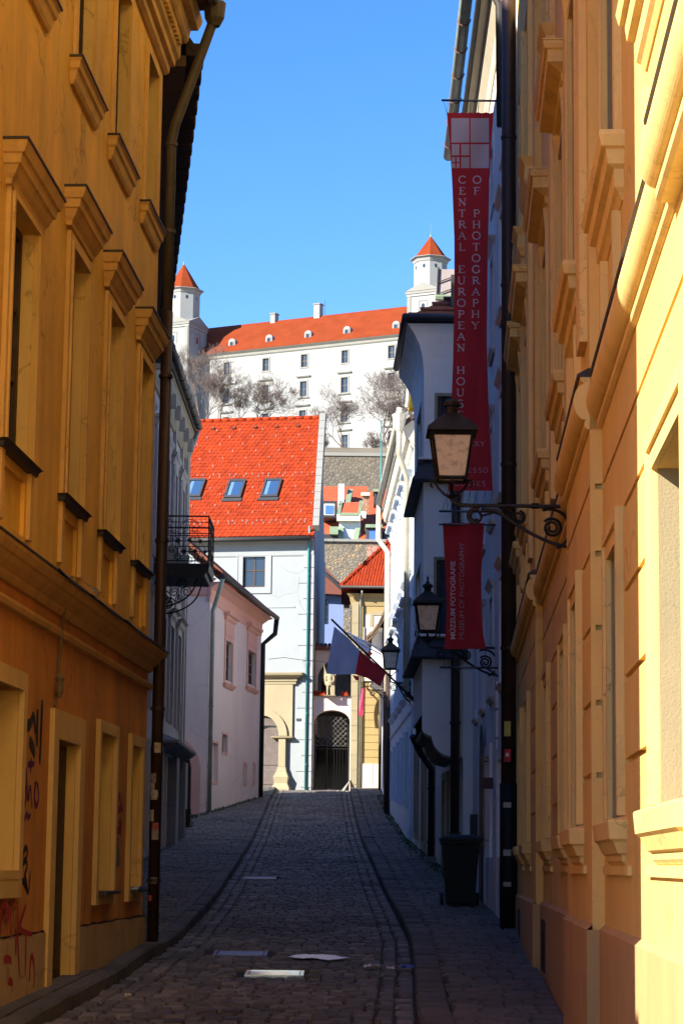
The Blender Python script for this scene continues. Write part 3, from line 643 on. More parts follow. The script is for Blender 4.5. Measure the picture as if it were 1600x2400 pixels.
for a, b, n_ in segs:
    wn_ = [g_ for g_ in GW if a <= g_[0] and g_[1] <= b]
    ops = [(p-.0, q, *ZG, .24) for p, q in wn_]
    for z in GRZ:       # recessed joints between the bands, stopping at the window surrounds
        cuts = [a-1]+[e for p, q in wn_ for e in ((p-.17, q+.17) if z < 3.9 else ())]+[b+1]
        cuts = [max(a, min(b, c)) for c in cuts]
        for i in range(0, len(cuts), 2):
            if cuts[i+1]-cuts[i] > .02: ops.append((cuts[i], cuts[i+1], z-.017, z+.017, .03))
    lo.facade(a, b, -.2, 4.30, ops, n_)
    upw.facade(a, b, 4.30, 20.0, [(p-.05, q+.05, 5.62, 7.72, .24) for p, q in wn_]+[(p, q, 9.6, 11.6, .24) for p, q in wn_], n_)
for s_, in ((RIS[0][0],), (RIS[0][1],), (RIS[1][0],)):
    # return faces of the projections, with the joints cut through
    zz = -.2
    for z in GRZ+[None]:
        z1 = z-.017 if z else 4.30
        lo.add([(s_, zz, 0), (s_, z1, 0), (s_, z1, PR), (s_, zz, PR)], [(0, 1, 2, 3)])
        if z:
            sg = .03 if (s_ != RIS[0][1]) else -.03
            lo.add([(s_+sg, z1, -.03), (s_+sg, z+.017, -.03), (s_+sg, z+.017, PR), (s_+sg, z1, PR)], [(0, 1, 2, 3)]); zz = z+.017
    upw.add([(s_, 4.30, 0), (s_, 20.0, 0), (s_, 20.0, PR), (s_, 4.30, PR)], [(0, 1, 2, 3)])
bk = MB(R1); bk.add([(0,-.2,-.3),(RE,-.2,-.3),(RE,20.0,-.3),(0,20.0,-.3),(0,-.2,-9),(RE,-.2,-9),(RE,20.0,-9),(0,20.0,-9)], [(0,1,2,3),(4,5,6,7),(0,4,7,3),(1,2,6,5),(3,7,6,2)])
bk.add([(0,-.2,0),(0,20.0,0),(0,20.0,-.3),(0,-.2,-.3),(RE,-.2,PR),(RE,20.0,PR),(RE,20.0,-.3),(RE,-.2,-.3)], [(0,1,2,3),(4,5,6,7)])
mk('ground_floor_wall', lo, M['yellow'], t); mk('upper_wall', upw, M['yellow'], t); mk('rear_block', bk, M['yellow'], t)
# plinth, stepping with the projections, with vent slots
for i, (a, b, n_) in enumerate(segs):
    sl = [(q, q+1.1, .58, 1.10, .012) for q in ([rs(17.4), rs(22.3)] if i == 2 else [rs(28.2)] if i == 3 else [])]
    pm_ = MB(R1); pm_.facade(a-(.035 if n_ else 0), b+(.035 if n_ else 0), -.2, 1.235, sl, n_+.035)
    pm_.add([(a-.035*(n_ > 0), 1.235, n_+.035), (b+.035*(n_ > 0), 1.235, n_+.035), (b+.035*(n_ > 0), 1.265, n_+.001), (a-.035*(n_ > 0), 1.265, n_+.001)], [(0, 1, 2, 3)])
    if n_: pm_.add([(a-.035, -.2, .03), (a-.035, 1.235, .03), (a-.035, 1.235, n_+.035), (a-.035, -.2, n_+.035)], [(0, 1, 2, 3)])
    o = mk('plinth', pm_, M['yplinth'], t)
    for p, q, c, d_, e in sl: mk('vent_grille', MB(R1).box(p+.01, q-.01, c+.01, d_-.01, n_+.0235, n_+.036), M['iron'], o)
for j, (a, b) in enumerate(GW):
    n_ = nf((a+b)/2); Rn = (lambda s, z, n, n_=n_: R1(s, z, n+n_))
    o = casement(t, R1, a, b, *ZG, .22, 2, 3, 'wood', .07, n0=n_)
    mk('surround', MB(Rn).ring(a, b, ZG[0], ZG[1], .09, .0015, .028, False), M['yellow_trim'], o)
    mk('outer_surround', MB(Rn).ring(a-.09, b+.09, ZG[0], ZG[1]+.09, .07, .001, .045, False), M['yellow_trim'], o)
    mk('reveal_lining', MB(Rn).box(b-.014, b-.001, ZG[0], ZG[1], -.15, -.002), M['yellow_reveal'], o)
    mk('sill', MB(Rn).stack(a-.17, b+.17, [(1.62, .005), (1.64, .022), (1.67, .025), (1.68, .045), (1.74, .072), (1.755, .092), (1.845, .10), (1.855, .095), (1.875, .0)], -.02), M['yellow_trim'], o)
    mk('sill_band', MB(Rn).box(a-.55, b+.55, 1.565, 1.615, .0, .022), M['yellow_trim'], o)
    # first floor
    c, d_ = 5.62, 7.72; a2, b2 = a-.05, b+.05; up = .16 if j == 0 else 0
    o = casement(t, R1, a2, b2, c, d_, .22, 2, 3, 'wood', .07, n0=n_)
    mk('surround', MB(Rn).ring(a2, b2, c, d_, .10, .0015, .03, False), M['yellow_trim'], o)
    mk('pilaster_strip', MB(Rn).box(a2-.26, a2-.13, c-.1, d_+.3, .001, .045), M['yellow_trim'], o)
    mk('pilaster_strip', MB(Rn).box(b2+.13, b2+.26, c-.1, d_+.3, .001, .045), M['yellow_trim'], o)
    mk('reveal_lining', MB(Rn).box(b2-.014, b2-.001, c, d_, -.15, -.002), M['yellow_reveal'], o)
    mk('sill', MB(Rn).stack(a2-.28, b2+.26, [(5.20+up, .01), (5.24+up, .03), (5.26+up, .05), (5.36+up, .055), (5.38+up, .09), (5.46+up, .10), (5.47+up, .125), (5.53+up, .14), (5.56+up, .13)], -.02), M['yellow_trim'], o)
    for q in (a2-.12, b2+.0):
        mk('sill_console', MB(Rn).prism([(q, 4.75), (q+.1, 4.75), (q+.1, 5.19), (q, 5.19)], .001, .05), M['yellow_trim'], o)
    mk('hood', MB(Rn).stack(a2-.3, b2+.28, [(7.98, .02), (8.0, .05), (8.06, .06), (8.08, .09), (8.12, .17), (8.22, .175), (8.23, .195), (8.27, .21), (8.29, .205)], -.02), M['yellow_trim'], o)
    mk('hood_flashing', MB(Rn).stack(a2-.3, b2+.28, [(8.293, .213), (8.305, .213), (8.36, .02)], -.02), M['yellow_trim'], o)
    for q in (a2-.25, b2+.12):
        mk('hood_console', MB(Rn).loft([[(q, z, 0), (q+.14, z, 0), (q+.14, z, p), (q, z, p)] for z, p in ((7.55, .03), (7.62, .05), (7.75, .045), (7.9, .06), (7.975, .07))]), M['yellow_trim'], o)
    # second floor
    o = casement(t, R1, a, b, 9.6, 11.6, .22, 2, 3, 'wood', .07, singles=False, n0=n_)
    mk('surround', MB(Rn).ring(a, b, 9.6, 11.6, .1, .0015, .03, False), M['yellow_trim'], o)
    mk('sill', MB(Rn).stack(a-.2, b+.2, [(9.3, .01), (9.4, .06), (9.5, .10), (9.58, .11)], -.02), M['yellow_trim'], o)
# pilasters with consoles between the upper windows
for Yp in (14.35, 17.6, 20.6, 24.6, 27.4):
    s_ = rs(Yp); n_ = nf(s_); Rn = (lambda s, z, n, n_=n_: R1(s, z, n+n_))
    mk('pilaster', MB(Rn).box(s_-.22, s_+.22, 4.9, 11.9, .001, .05), M['yellow_trim'], t)
    mk('capital', MB(Rn).stack(s_-.22, s_+.22, [(9.0, .051), (9.1, .10), (9.25, .09), (9.35, .15)], -.02), M['yellow_trim'], t)
# torus belt, breaking forward over the projections
TOR = [(4.30, .01), (4.315, .03), (4.35, .032), (4.36, .02)]+[(4.36+.115*(1-math.cos(R(a))), .025+.075*math.sin(R(a))) for a in range(10, 171, 8)]+[(4.60, .04), (4.61, .055), (4.63, .058)]
for i, (a, b, n_) in enumerate([(0, rs(9.05), .06)]+[(rs(9.05), segs[0][1], 0)]+segs[1:]):
    Rn = (lambda s, z, n, n_=n_: R1(s, z, n+n_))
    o = mk('torus_belt', MB(Rn).stack(a, b, TOR, -.03-n_, 0, 0 if i != 0 else 0), M['yellow_trim'], t)
    mk('belt_flashing', MB(Rn).stack(a, b, [(4.632, .075), (4.65, .078), (4.69, .005)], -.03-n_, 0, 0), M['flash'], o)
mk('top_cornice', MB(R1).stack(0, RE, [(19.4, .1), (19.5, .16), (19.7, .18), (19.75, .3), (19.95, .34), (20.0, .36)], -.3, 0, 0), M['yellow_trim'], t)
mk('roof', gable(R1, 0, RE, 20.0, 9, 4, .45), M['tiledark'], t)
q0 = R1(RE-.12, 0, .20)
pp = pipe(t, [(q0[0], q0[1], 19.2), (q0[0], q0[1], .72)], .10, 'brownpipe', 'downpipe', [(q0[0], q0[1], z) for z in (2.0, 4.5, 7.0, 9.5, 11.6)], 12, 1.12)
mk('pipe_sleeve', MB().tube([(q0[0], q0[1], .7), (q0[0], q0[1], 2.7)], .118, 12), M['black'], pp, True)
for z, h, c, lab in ((3.32, .20, (.6, .50, .12), 'yellow square sticker'), (2.98, .17, (.55, .04, .05), 'red square sticker'), (2.38, .07, (.45, .45, .42), 'pale strip sticker'), (1.75, .08, (.4, .38, .36), 'torn pale sticker'), (1.35, .06, (.35, .33, .3), 'torn grey sticker')):
    q = MB(); rr = .1195 if z < 2.7 else .1015
    q.loft([[(q0[0]+rr*math.cos(a), q0[1]+rr*math.sin(a), z+dz) for a in (-2.25, -1.95, -1.65, -1.35)] for dz in (0, h)], False, False)
    o = mk('sticker', q, simple(lab, c, .7, 0, .15, 20), pp, label=lab)
q = MB(); rr = .103; q.loft([[(q0[0]+rr*math.cos(a), q0[1]+rr*math.sin(a), 3.05+dz) for a in (-2.0, -1.8, -1.6)] for dz in (0, .05)], False, False); mk('sticker_print', q, M['white'], pp)
# ------------------------------------------------------------------ pale museum house
R2 = Wall((2.29, 30.9), (2.44, 41.7), -1); E2 = R2.L
t = thing('museum_house', (3.5, 36, .8), 'pale lilac house with small slanting windows behind the red banners', 'building')
ops = [(c-.4, c+.4, z, z+1.5, .22) for c in (1.5, 4.2, 6.9, 9.3) for z in (4.2, 6.9, 9.6)]+[(c-.38, c+.38, 12.0, 12.9, .2) for c in (1.5, 4.2, 6.9, 9.3)]
ops += [(.9, 2.0, .8, 3.1, .3), (4.3, 5.5, .9, 3.3, .35), (7.6, 8.5, 1.9, 3.4, .25)]
mk('wall', MB(R2).body(0, E2, 0, 14.7, 9, ops), M['museum'], t)
for j, (a, b, c, d_, e) in enumerate(ops):
    if j < 16:
        o = casement(t, R2, a, b, c, d_, e-.02, 2, 2, 'wood', .06, singles=False)
        mk('surround', MB(R2).ring(a, b, c, d_, .12, .001, .03), M['museum'], o)
        if j < 12: mk('sill', MB(R2).stack(a-.1, b+.1, [(c-.12, .02), (c-.06, .07), (c-.04, .08)], -.02), M['museum'], o)
        if j < 12: mk('hood', MB(R2).stack(a-.12, b+.12, [(d_+.12, .02), (d_+.18, .06), (d_+.24, .10)], -.02), M['museum'], o)
    elif j < 18:
        o = mk('door', MB(R2).box(a+.02, b-.02, c, d_-.02, -e+.02, -e+.07), M['wood'], t)
        mk('door_surround', MB(R2).ring(a, b, c-.2, d_, .18, .001, .05, False), M['museum'], o)
    else: casement(t, R2, a, b, c, d_, e-.02, 2, 2, 'wood', .06, singles=False)
mk('plinth', MB(R2).box(0, E2, -.2, 1.75, .001, .045), M['museum'], t)
mk('eaves_cornice', MB(R2).stack(0, E2, [(13.95, .02), (14.02, .05), (14.15, .06), (14.3, .16), (14.36, .18), (14.44, .19), (14.5, .30), (14.6, .34), (14.68, .36)], -.02, 0, 0), M['cream'], t)
mk('roof', gable(R2, -.1, E2, 14.72, 9, 3.0, .38, .12), M['leaddark'], t)
gt = mk('gutter', MB(R2).tube([(-.3, 14.84, .50), (E2-.2, 14.84, .50)], .10, 12), M['zincpipe'], t, True)
for i in range(9):
    s_ = -.2+i*1.25; c_ = arc(.50, 14.84, .108, 180, 360, 8); mk('gutter_bracket', MB(R2).tube([(s_, z, n) for n, z in c_], .012, 4), simple('rust bracket', (.2, .1, .07), .8) if i == 0 else bpy.data.materials['rust bracket'], gt)
pp = pipe(t, [R2(.25, 14.8, .50), R2(.28, 14.5, .45), R2(.3, 13.8, .12), R2(.3, 12, .10)], .06, 'flash', 'downpipe')
ar = MB(R2); pts_ = [(6.0, .9)]+[(6.0+.5*(1-math.cos(R(a_))), 3.0+.9*math.sin(R(a_))) for a_ in range(0, 91, 15)]+[(7.0-.5*(1-math.cos(R(a_))), 3.0+.9*math.sin(R(a_))) for a_ in range(75, -1, -15)]+[(7.0, .9)]
ar.prism(pts_, .046, .07); mk('pointed_door', ar, M['wood'], t)
for i_ in range(6): mk('rusticated_block', MB(R2).box(2.55, 3.05, 1.8+i_*.42, 2.19+i_*.42, .001, .035), M['museum'], t)
mk('meter_box', MB(R2).box(8.9, 9.3, 1.9, 2.5, .001, .12), M['flash'], t)
mk('sign_plate', MB(R2).box(3.35, 3.55, 2.76, 2.92, .03, .20), simple('dark signboard', (.09, .04, .035), .7), t)
hd = MB(R2)
for z0_, z1_, w_ in ((1.9, 3.3, .02),): hd.tube([(4.15, z0_, .13), (4.15, z1_, .13)], w_, 6); hd.tube([(4.15, z0_+.1, .04), (4.15, z0_+.1, .13)], .015, 6); hd.tube([(4.15, z1_-.1, .04), (4.15, z1_-.1, .13)], .015, 6)
mk('door_pull', hd, M['steel'], t)
# ------------------------------------------------------------------ house with a projecting bay
R3 = Wall((2.27, 41.9), (1.86, 57.3), -1)
t = thing('bay_house', (2.8, 48, 1.3), 'off-white house with a two-storey projecting bay on a curved corbel and a dark hipped roof', 'building')
mk('wall', MB(R3).body(0, R3.L, 0, 11.3, 8, [(1.0, 2.1, 1.9, 3.0, .2), (3.4, 4.5, 1.3, 3.3, .25)]), M['bay'], t)
casement(t, R3, 1.0, 2.1, 1.9, 3.0, .18, 2, 2, 'wood', .06, singles=False)
mk('door', MB(R3).box(3.42, 4.48, 1.3, 3.28, -.23, -.18), M['wood'], t)
mk('window_ledge', MB(R3).stack(.9, 2.2, [(1.78, .02), (1.84, .10), (1.88, .11)], -.02), M['stone'], t)
mk('door_surround', MB(R3).ring(3.4, 4.5, 1.1, 3.3, .16, .001, .06, False), M['stone'], t)
mk('plinth', MB(R3).box(0, R3.L, 0, 1.55, .001, .05), M['greyhouse'], t)
BX0, BX1, BY0, BY1 = 1.52, 2.34, 42.0, 46.4      # bay plan
BF = Wall((BX1, BY0), (BX0, BY0), 1)               # face towards the camera: s runs to the street
if BF.n[1] > 0: BF = Wall((BX1, BY0), (BX0, BY0), -1)
BS = Wall((BX0, BY0), (BX0-.03, BY1), -1); BW = BX1-BX0
zb0, zb1 = 4.36, 11.55
def bpx(px, py): return BF.at(px, py)
wz = [(bpx(1030, 1060)[1], bpx(1030, 928)[1]), (bpx(1030, 1492)[1], bpx(1030, 1312)[1])]
wa, wb = .12, bpx(1022, 1400)[0]
opf = [(wa, wb, c, d_, .14) for c, d_ in wz]; ops_ = [(.9, 2.7, c, d_, .14) for c, d_ in wz]
bb = MB(BF).facade(0, BW, zb0, zb1, opf); bb2 = MB(BS).facade(0, BS.L, zb0, zb1, ops_)
bb.T = lambda a, b, c: (a, b, c); bb.add(bb2.v, bb2.f)
bb.add([(BX0, BY0, zb1), (BX1+.5, BY0, zb1), (BX1+.5, BY1, zb1), (BX0-.03, BY1, zb1), (BX0-.03, BY1, zb0), (BX1+.3, BY1, zb0)], [(0, 1, 2, 3), (3, 2, 5, 4)])
bay = mk('bay', bb, M['bay'], t)
for w_, a, b in ((BF, wa, wb), (BS, .9, 2.7)):
    for c, d_ in wz:
        o = casement(t, w_, a, b, c, d_, .13, 2, 2, 'wood', .07)
        mk('surround', MB(w_).ring(a, b, c, d_, .055, .001, .02), M['stone'], o)
    for zl, zh in wz: mk('raised_panel', MB(w_).ring(a-.03, b+.03, zl-.03, zh+.03, .09, .0008, .010), M['bay'], t)
# ledges between the storeys: sheet-metal skirts
def skirt(z, h, p, name='ledge'):
    m = MB(); x0, x1, y0, y1 = BX0, BX1, BY0, BY1
    m.loft([[(x0-q, y0-q, zz), (x1, y0-q, zz), (x1, y1, zz), (x0-.03-q, y1, zz)] for zz, q in ((z-h, p), (z-h+.03, p+.01), (z, .005))])
    mk(name, m, M['leaddark'], t)
z_l1 = bpx(985, 1088)[1]; z_l2 = bpx(985, 1498)[1]
skirt(z_l1+.08, .42, .21); skirt(z_l2+.05, .42, .21)
m = MB(); m.box(BX0-.10, BX1, BY0-.10, BY1, z_l1+.081, z_l1+.12); mk('ledge_moulding', m, M['bay'], t)
m = MB(); m.box(BX0-.10, BX1, BY0-.10, BY1, z_l2+.051, z_l2+.09); mk('ledge_moulding', m, M['bay'], t)
# swept corbel below the bay: stepped S-curves on the face towards the camera
cz = [BF.at(*p) for p in ((978, 1668), (979, 1681), (981, 1689), (982, 1701), (987, 1710), (993, 1717), (1002, 1722), (1010, 1724), (1013, 1737), (1017, 1747), (1023, 1755), (1031, 1763), (1039, 1768), (1052, 1772), (1064, 1774))]
cz = [(max(0, min(BW, s_)), z) for s_, z in cz]
m = MB(BF); m.prism([(BW, zb0+.02)]+cz+[(0, cz[-1][1]), (0, zb0+.02)], -3.4, -.003); mk('corbel', m, M['bay'], t)
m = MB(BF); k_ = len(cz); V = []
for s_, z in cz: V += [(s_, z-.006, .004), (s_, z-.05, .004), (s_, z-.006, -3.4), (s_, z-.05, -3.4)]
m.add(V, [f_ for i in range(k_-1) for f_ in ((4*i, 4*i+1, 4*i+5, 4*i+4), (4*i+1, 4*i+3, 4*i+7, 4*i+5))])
mk('corbel_soffit', m, simple('shade brown wood soffit', (.20, .135, .09), .9), t)  # wood brown, with the shade under the bay put into the colour
for i_, (a_, b_) in enumerate(((7.4, 8.5), (10.2, 11.3), (13.0, 14.1))):
    mk('door_panel' if i_ == 1 else 'shutter', MB(R3).box(a_, b_, 1.9+.25*i_, 4.1+.25*i_, .002, .05), M['wood'] if i_ == 1 else M['greywood'], t)
    mk('opening_surround', MB(R3).ring(a_, b_, 1.9+.25*i_, 4.1+.25*i_, .14, .001, .06), M['stone'], t)
# coved eaves and hipped roof over the bay
m = MB(); ov = [(10.75, .0), (11.05, .025), (11.3, .09), (11.5, .19), (11.62, .28), (11.68, .33)]
m.loft([[(BX0-q, BY0-q*.5, z), (BX1+.5, BY0-q*.5, z), (BX1+.5, BY1+.2, z), (BX0-.03-q, BY1+.2, z)] for z, q in ov]); mk('coved_eaves', m, M['bay'], t)
m = MB(); x0 = BX0-.33; y0 = BY0-.20; top = 13.2
m.add([(x0, y0, 11.80), (BX1+2, y0, 11.80), (BX1+2, BY1+.4, 11.80), (x0-.03, BY1+.4, 11.80), (BX1+.9, BY0+1.6, top), (BX1+2, BY0+1.6, top)], [(0, 1, 5, 4), (0, 4, 3), (4, 5, 2, 3), (0, 3, 2, 1)])
M['tilered'] = island('weathered red tile', [(.15, .05, .03), (.20, .065, .035), (.11, .04, .03)], .85, 8)
mk('bay_roof', m, M['tilered'], t)
tr_ = MB()
for i in range(9):
    f_ = i/9; yy = y0+(BY0+1.6-y0)*f_; zz = 11.82+(top-11.80)*f_; xa = x0+(BX1+.9-x0)*f_
    tr_.loft([[(xa+.02, yy, zz), (BX1+2, yy, zz), (BX1+2, yy+.05, zz+.06), (xa+.02, yy+.05, zz+.06)], [(xa+.02, yy-.01, zz+.03), (BX1+2, yy-.01, zz+.03), (BX1+2, yy+.05, zz+.075), (xa+.02, yy+.05, zz+.075)]])
mk('tile_courses', tr_, M['tilered'], t, kind='stuff')
m = MB(); m.tube([(BX1+1.5, y0-.05, 11.80), (x0-.04, y0-.05, 11.78), (x0-.09, BY1-.2, 11.78)], .075, 8); mk('gutter', m, M['leaddark'], t, True)
m = MB(); m.box(x0-.02, BX1+1.9, y0+.0, y0+.04, 11.70, 11.79); mk('fascia', m, M['leaddark'], t)
m = MB(); m.loft([[(2.02, 42.1, z), (BX1+1.5, 42.1, z), (BX1+1.5, 43.6, z), (2.2, 43.6, z)] for z in (11.8, 12.7)]); mk('roof_cheek', m, M['leaddark'], t)
# attic box with cream sheet cladding and green flashing
m = MB(); m.loft([[(1.93+q, 46.3, z), (BX1+2.2, 46.3, z), (BX1+2.2, 48, z), (1.93+q, 48, z)] for z, q in ((13.3, .0), (13.92, .04))]); mk('attic_box', m, simple('grey brown sheet cladding', (.33, .28, .27), .6), t)
m = MB(); m.tube([(1.90, 46.25, 13.30), (BX1+1.5, 46.25, 13.30)], .06, 6); mk('attic_flashing', m, M['greenmetal'], t)
m = MB()
for zz in (13.5, 13.75): m.tube([(1.95, 46.27, zz-.12), (BX1+.3, 46.27, zz+.15)], .012, 5)
m.tube([(1.93, 46.27, 13.3), (1.96, 46.27, 13.95)], .02, 5); mk('cladding_seams', m, M['flash'], t)
m = MB(); m.box(2.0, BX1+2.2, 46.4, 48.0, 11.3, 13.28); mk('attic_wall', m, M['bay'], t)
pipe(t, [(2.12, 41.85, 8.9), (2.12, 41.85, 1.2)], .085, 'brownpipe', 'downpipe', [(2.12, 41.85, z) for z in (2.2, 4.2, 6.4)], 12)
pipe(t, [(1.50, 46.5, 4.2), (1.66, 46.9, 3.9), (1.93, 47.8, 3.6), (1.93, 47.8, 1.6)], .07, 'brownpipe', 'downpipe', [(1.93, 47.8, z) for z in (2.1, 3.2)], 10)
q = MB(); q.box(1.78, 2.02, 47.1, 47.75, 1.5, 1.80); mk('stone_trough', q, M['greydark'], t)
# ------------------------------------------------------------------ pale blue ornate house
R4 = Wall((1.83, 57.5), (1.58, 72), -1)
t = thing('pale_blue_house', (2.6, 58, 2.3), 'pale blue ornate house beyond the bay, its upper storey sunlit', 'building')
wc = [1.6+i*2.5 for i in range(5)]
ops = [(c-.5, c+.5, 9.2, 11.4, .22) for c in wc]+[(c-.5, c+.5, 6.0, 8.0, .22) for c in wc]+[(c-.5, c+.5, 3.0+.05*c, 5.0, .25) for c in wc]
mk('wall', MB(R4).body(0, R4.L, 0, 12.9, 9, ops), M['bluewhite'], t)
for j, (a, b, c, d_, e) in enumerate(ops):
    o = casement(t, R4, a, b, c, d_, e-.02, 2, 3, 'wood', .06, singles=False)
    mk('surround', MB(R4).ring(a, b, c, d_, .13, .001, .06, False), M['bluewhite'], o)
    if j < 10:
        mk('sill', MB(R4).stack(a-.15, b+.15, [(c-.14, .04), (c-.06, .12), (c-.02, .14)], -.02), M['bluewhite'], o)
        mk('hood', MB(R4).stack(a-.18, b+.18, [(d_+.2, .05), (d_+.26, .12), (d_+.32, .14), (d_+.36, .24), (d_+.42, .26)], -.02), M['bluewhite'], o)
        for q in (a-.1, b+.1): mk('scroll_console', MB(R4).loft([[(q-.06, z, 0), (q+.06, z, 0), (q+.06, z, p), (q-.06, z, p)] for z, p in ((d_-.2, .04), (d_-.1, .10), (d_, .08), (d_+.12, .15), (d_+.195, .17))]), M['bluewhite'], o)
mk('hopper', MB().lathe(R4(-.1, 12.95, .38), [(.09, -.35), (.16, -.1), (.19, .08)], 8), M['creampipe'], t)
mk('cornice', MB(R4).stack(0, R4.L, [(12.2, .03), (12.28, .08), (12.4, .1), (12.45, .2), (12.6, .24), (12.66, .26), (12.85, .28), (12.9, .29)], -.02, 0, 1), M['cream'], t)
mk('belt_course', MB(R4).stack(0, R4.L, [(5.45, .02), (5.48, .04), (5.56, .045), (5.6, .02)], -.02, 0, 0), M['bluewhite'], t)
for i in range(8):
    z = 2.0+i*.42
    for a, b in ((0, 1.0), (R4.L-1.1, R4.L)): mk('quoin_block', MB(R4).box(a, b, z+.012, z+.41, .001, .03), M['bluewhite'], t)
mk('plinth', MB(R4).box(0, R4.L, 0, 2.55, .001, .06), M['bluewhite'], t)
mk('roof', gable(R4, -.1, R4.L+.1, 12.95, 9, 4.0, .28, .14), M['tiledark'], t)
gt = mk('gutter', MB(R4).tube([(-.2, 13.05, .38), (R4.L+.3, 13.05, .38)], .10, 10), M['creampipe'], t, True)
pipe(t, [R4(R4.L+.1, 13.0, .38), R4(R4.L+.1, 11.9, .40), R4(R4.L-.5, 11.4, .12), R4(R4.L-.5, 7.0, .12)], .085, 'creampipe', 'downpipe')
pipe(t, [R4(-.1, 13.2, .38), R4(-.1, 12.0, .38), R4(.6, 11.5, .14), R4(.6, 6.0, .12)], .075, 'creampipe', 'downpipe')
e = R4(R4.L-1.3, 0, .10); pipe(t, [(e[0], e[1], 7.5), (e[0], e[1], 3.0)], .075, 'brownpipe', 'downpipe', [(e[0], e[1], z) for z in (3.6, 5.0, 6.4)])
sg = MB(R4)
for i, z in enumerate((6.9, 6.5, 6.1, 5.85)): sg.lathe(R4(R4.L-3.2, z, .12), [(.03, -.2), (.14, -.1), (.19-.02*i, .0), (.12, .12), (.03, .18)], 9)
mk('stucco_garland', sg, M['bluewhite'], t, True)
# bright yellow gable glimpsed above the bay house
m = MB(); gx = at(958, 900, 57.9).x; m.box(gx, 5, 57.9, 58.4, at(959, 956, 57.9).z, at(959, 858, 57.9).z)
t = thing('yellow_gable', (2.5, 58, 12.9), 'bright yellow gable strip peeping out above the pale blue house', 'wall')
mk('gable_wall', m, simple('bright yellow paint', (.75, .52, .03), .8), t)
m = MB(); m.tube([tuple(at(953, 955, 57.8)), tuple(at(961, 856, 57.8))], .05, 6); mk('verge_tiles', m, M['creampipe'], t)
# ------------------------------------------------------------------ low grey house at the top right with sweeping tiled eaves
R5 = Wall((1.63, 72.2), (1.68, 89.6), -1)
t = thing('swept_roof_house', (2.6, 79, 3.3), 'low grey house near the top of the lane with curved brown tiled eaves', 'building')
ops = [(c-.45, c+.45, 7.0, 8.6, .2) for c in (3, 7, 11, 15)]+[(c-.5, c+.5, 4.6, 6.2, .2) for c in (5, 9, 13)]
mk('wall', MB(R5).body(0, R5.L, 0, 9.6, 8, ops), M['museum'], t)
for a, b, c, d_, e in ops:
    o = casement(t, R5, a, b, c, d_, e-.02, 2, 2, 'wood', .06, singles=False); mk('surround', MB(R5).ring(a, b, c, d_, .12, .001, .04), M['museum'], o)
sw = [(-4, 12.6), (-1.5, 11.2)]+[(1.63-at(x_, y_, 72.2).x, at(x_, y_, 72.2).z) for x_, y_ in ((905, 1395), (901, 1420), (897, 1440), (884, 1465), (868, 1485), (858, 1492))]
m = MB(R5); m.loft([[(s_, z, n) for n, z in sw]+[(s_, z-.16, n-.03) for n, z in sw[::-1]] for s_ in (-.1, R5.L)])
m.add([(.0, 9.5, 0), (.0, 12.5, -4), (0, 9.5, -8), (R5.L, 9.5, 0), (R5.L, 12.5, -4), (R5.L, 9.5, -8)], [(0, 1, 2), (3, 4, 5)])
M['tilebrown'] = island('brown tile', [(.16, .10, .06), (.24, .15, .09), (.12, .08, .05)], .85, 8)
mk('roof', m, M['tilebrown'], t)
tt = MB(R5)
for (n0_, z0_), (n1_, z1_) in zip(sw, sw[1:]):
    k_ = max(1, int(math.hypot(n1_-n0_, z1_-z0_)/.2))
    for i in range(k_):
        f0 = i/k_; f1 = (i+1)/k_
        tt.add([(-.13, z0_+(z1_-z0_)*f0+.05, n0_+(n1_-n0_)*f0), (-.13, z0_+(z1_-z0_)*f1+.01, n0_+(n1_-n0_)*f1), (.6, z0_+(z1_-z0_)*f1+.01, n0_+(n1_-n0_)*f1), (.6, z0_+(z1_-z0_)*f0+.05, n0_+(n1_-n0_)*f0), (-.13, z0_+(z1_-z0_)*f0-.05, n0_+(n1_-n0_)*f0), (-.13, z0_+(z1_-z0_)*f1-.09, n0_+(n1_-n0_)*f1)], [(0, 1, 2, 3), (0, 1, 5, 4)])
mk('verge_tiles', tt, M['tilebrown'], t, kind='stuff')
m = MB(R5); m.stack(1.0, 3.4, [(7.2, .25), (7.4, .5), (7.5, .62), (8.9, .62), (9.0, .70), (9.1, .72)], -.02); mk('stone_oriel', m, M['museum'], t)
e = R5(16.6, 0, .08); pipe(t, [(e[0], e[1], 9.2), (e[0], e[1], 4.4)], .06, 'flash', 'downpipe')
pipe(t, [R5(.3, 9.2, .2), R5(.3, 3.2, .12)], .075, 'brownpipe', 'downpipe')
# ------------------------------------------------------------------ off-white house with salmon trim on the left
PB = at(481, 1913, 70.4); PW = Wall((PB.x, 70.4), (-2.80, 81.0), 1)
t = thing('off_white_house', (-5, 75, 3), 'off-white house with salmon window trim and a sagging brown tiled roof', 'building')
def pr(px, py): return PW.at(px, py)
wins = [((528, 1500), (542, 1600)), ((580, 1522), (597, 1610))]
O1 = []
for (a, b) in wins:
    s0_, z1_ = pr(*a); s1_, z0_ = pr(*b); O1.append((s0_, s1_, z0_, z1_, .2))
O2 = [(pr(498, 1740)[0], pr(510, 1740)[0], pr(500, 1832)[1], pr(500, 1740)[1], .12), (pr(521, 1722)[0], pr(532, 1722)[0], pr(526, 1764)[1], pr(526, 1722)[1], .2), (pr(571, 1792)[0], pr(577, 1792)[0], pr(574, 1838)[1], pr(574, 1792)[1], .1), (pr(593, 1792)[0], pr(597, 1792)[0], pr(595, 1838)[1], pr(595, 1792)[1], .1)]
ZE = 10.25; PL_ = PW.L
mk('wall', MB(PW).body(0, PL_, 1, ZE, 6.0, O1+O2), M['pinkwhite'], t)
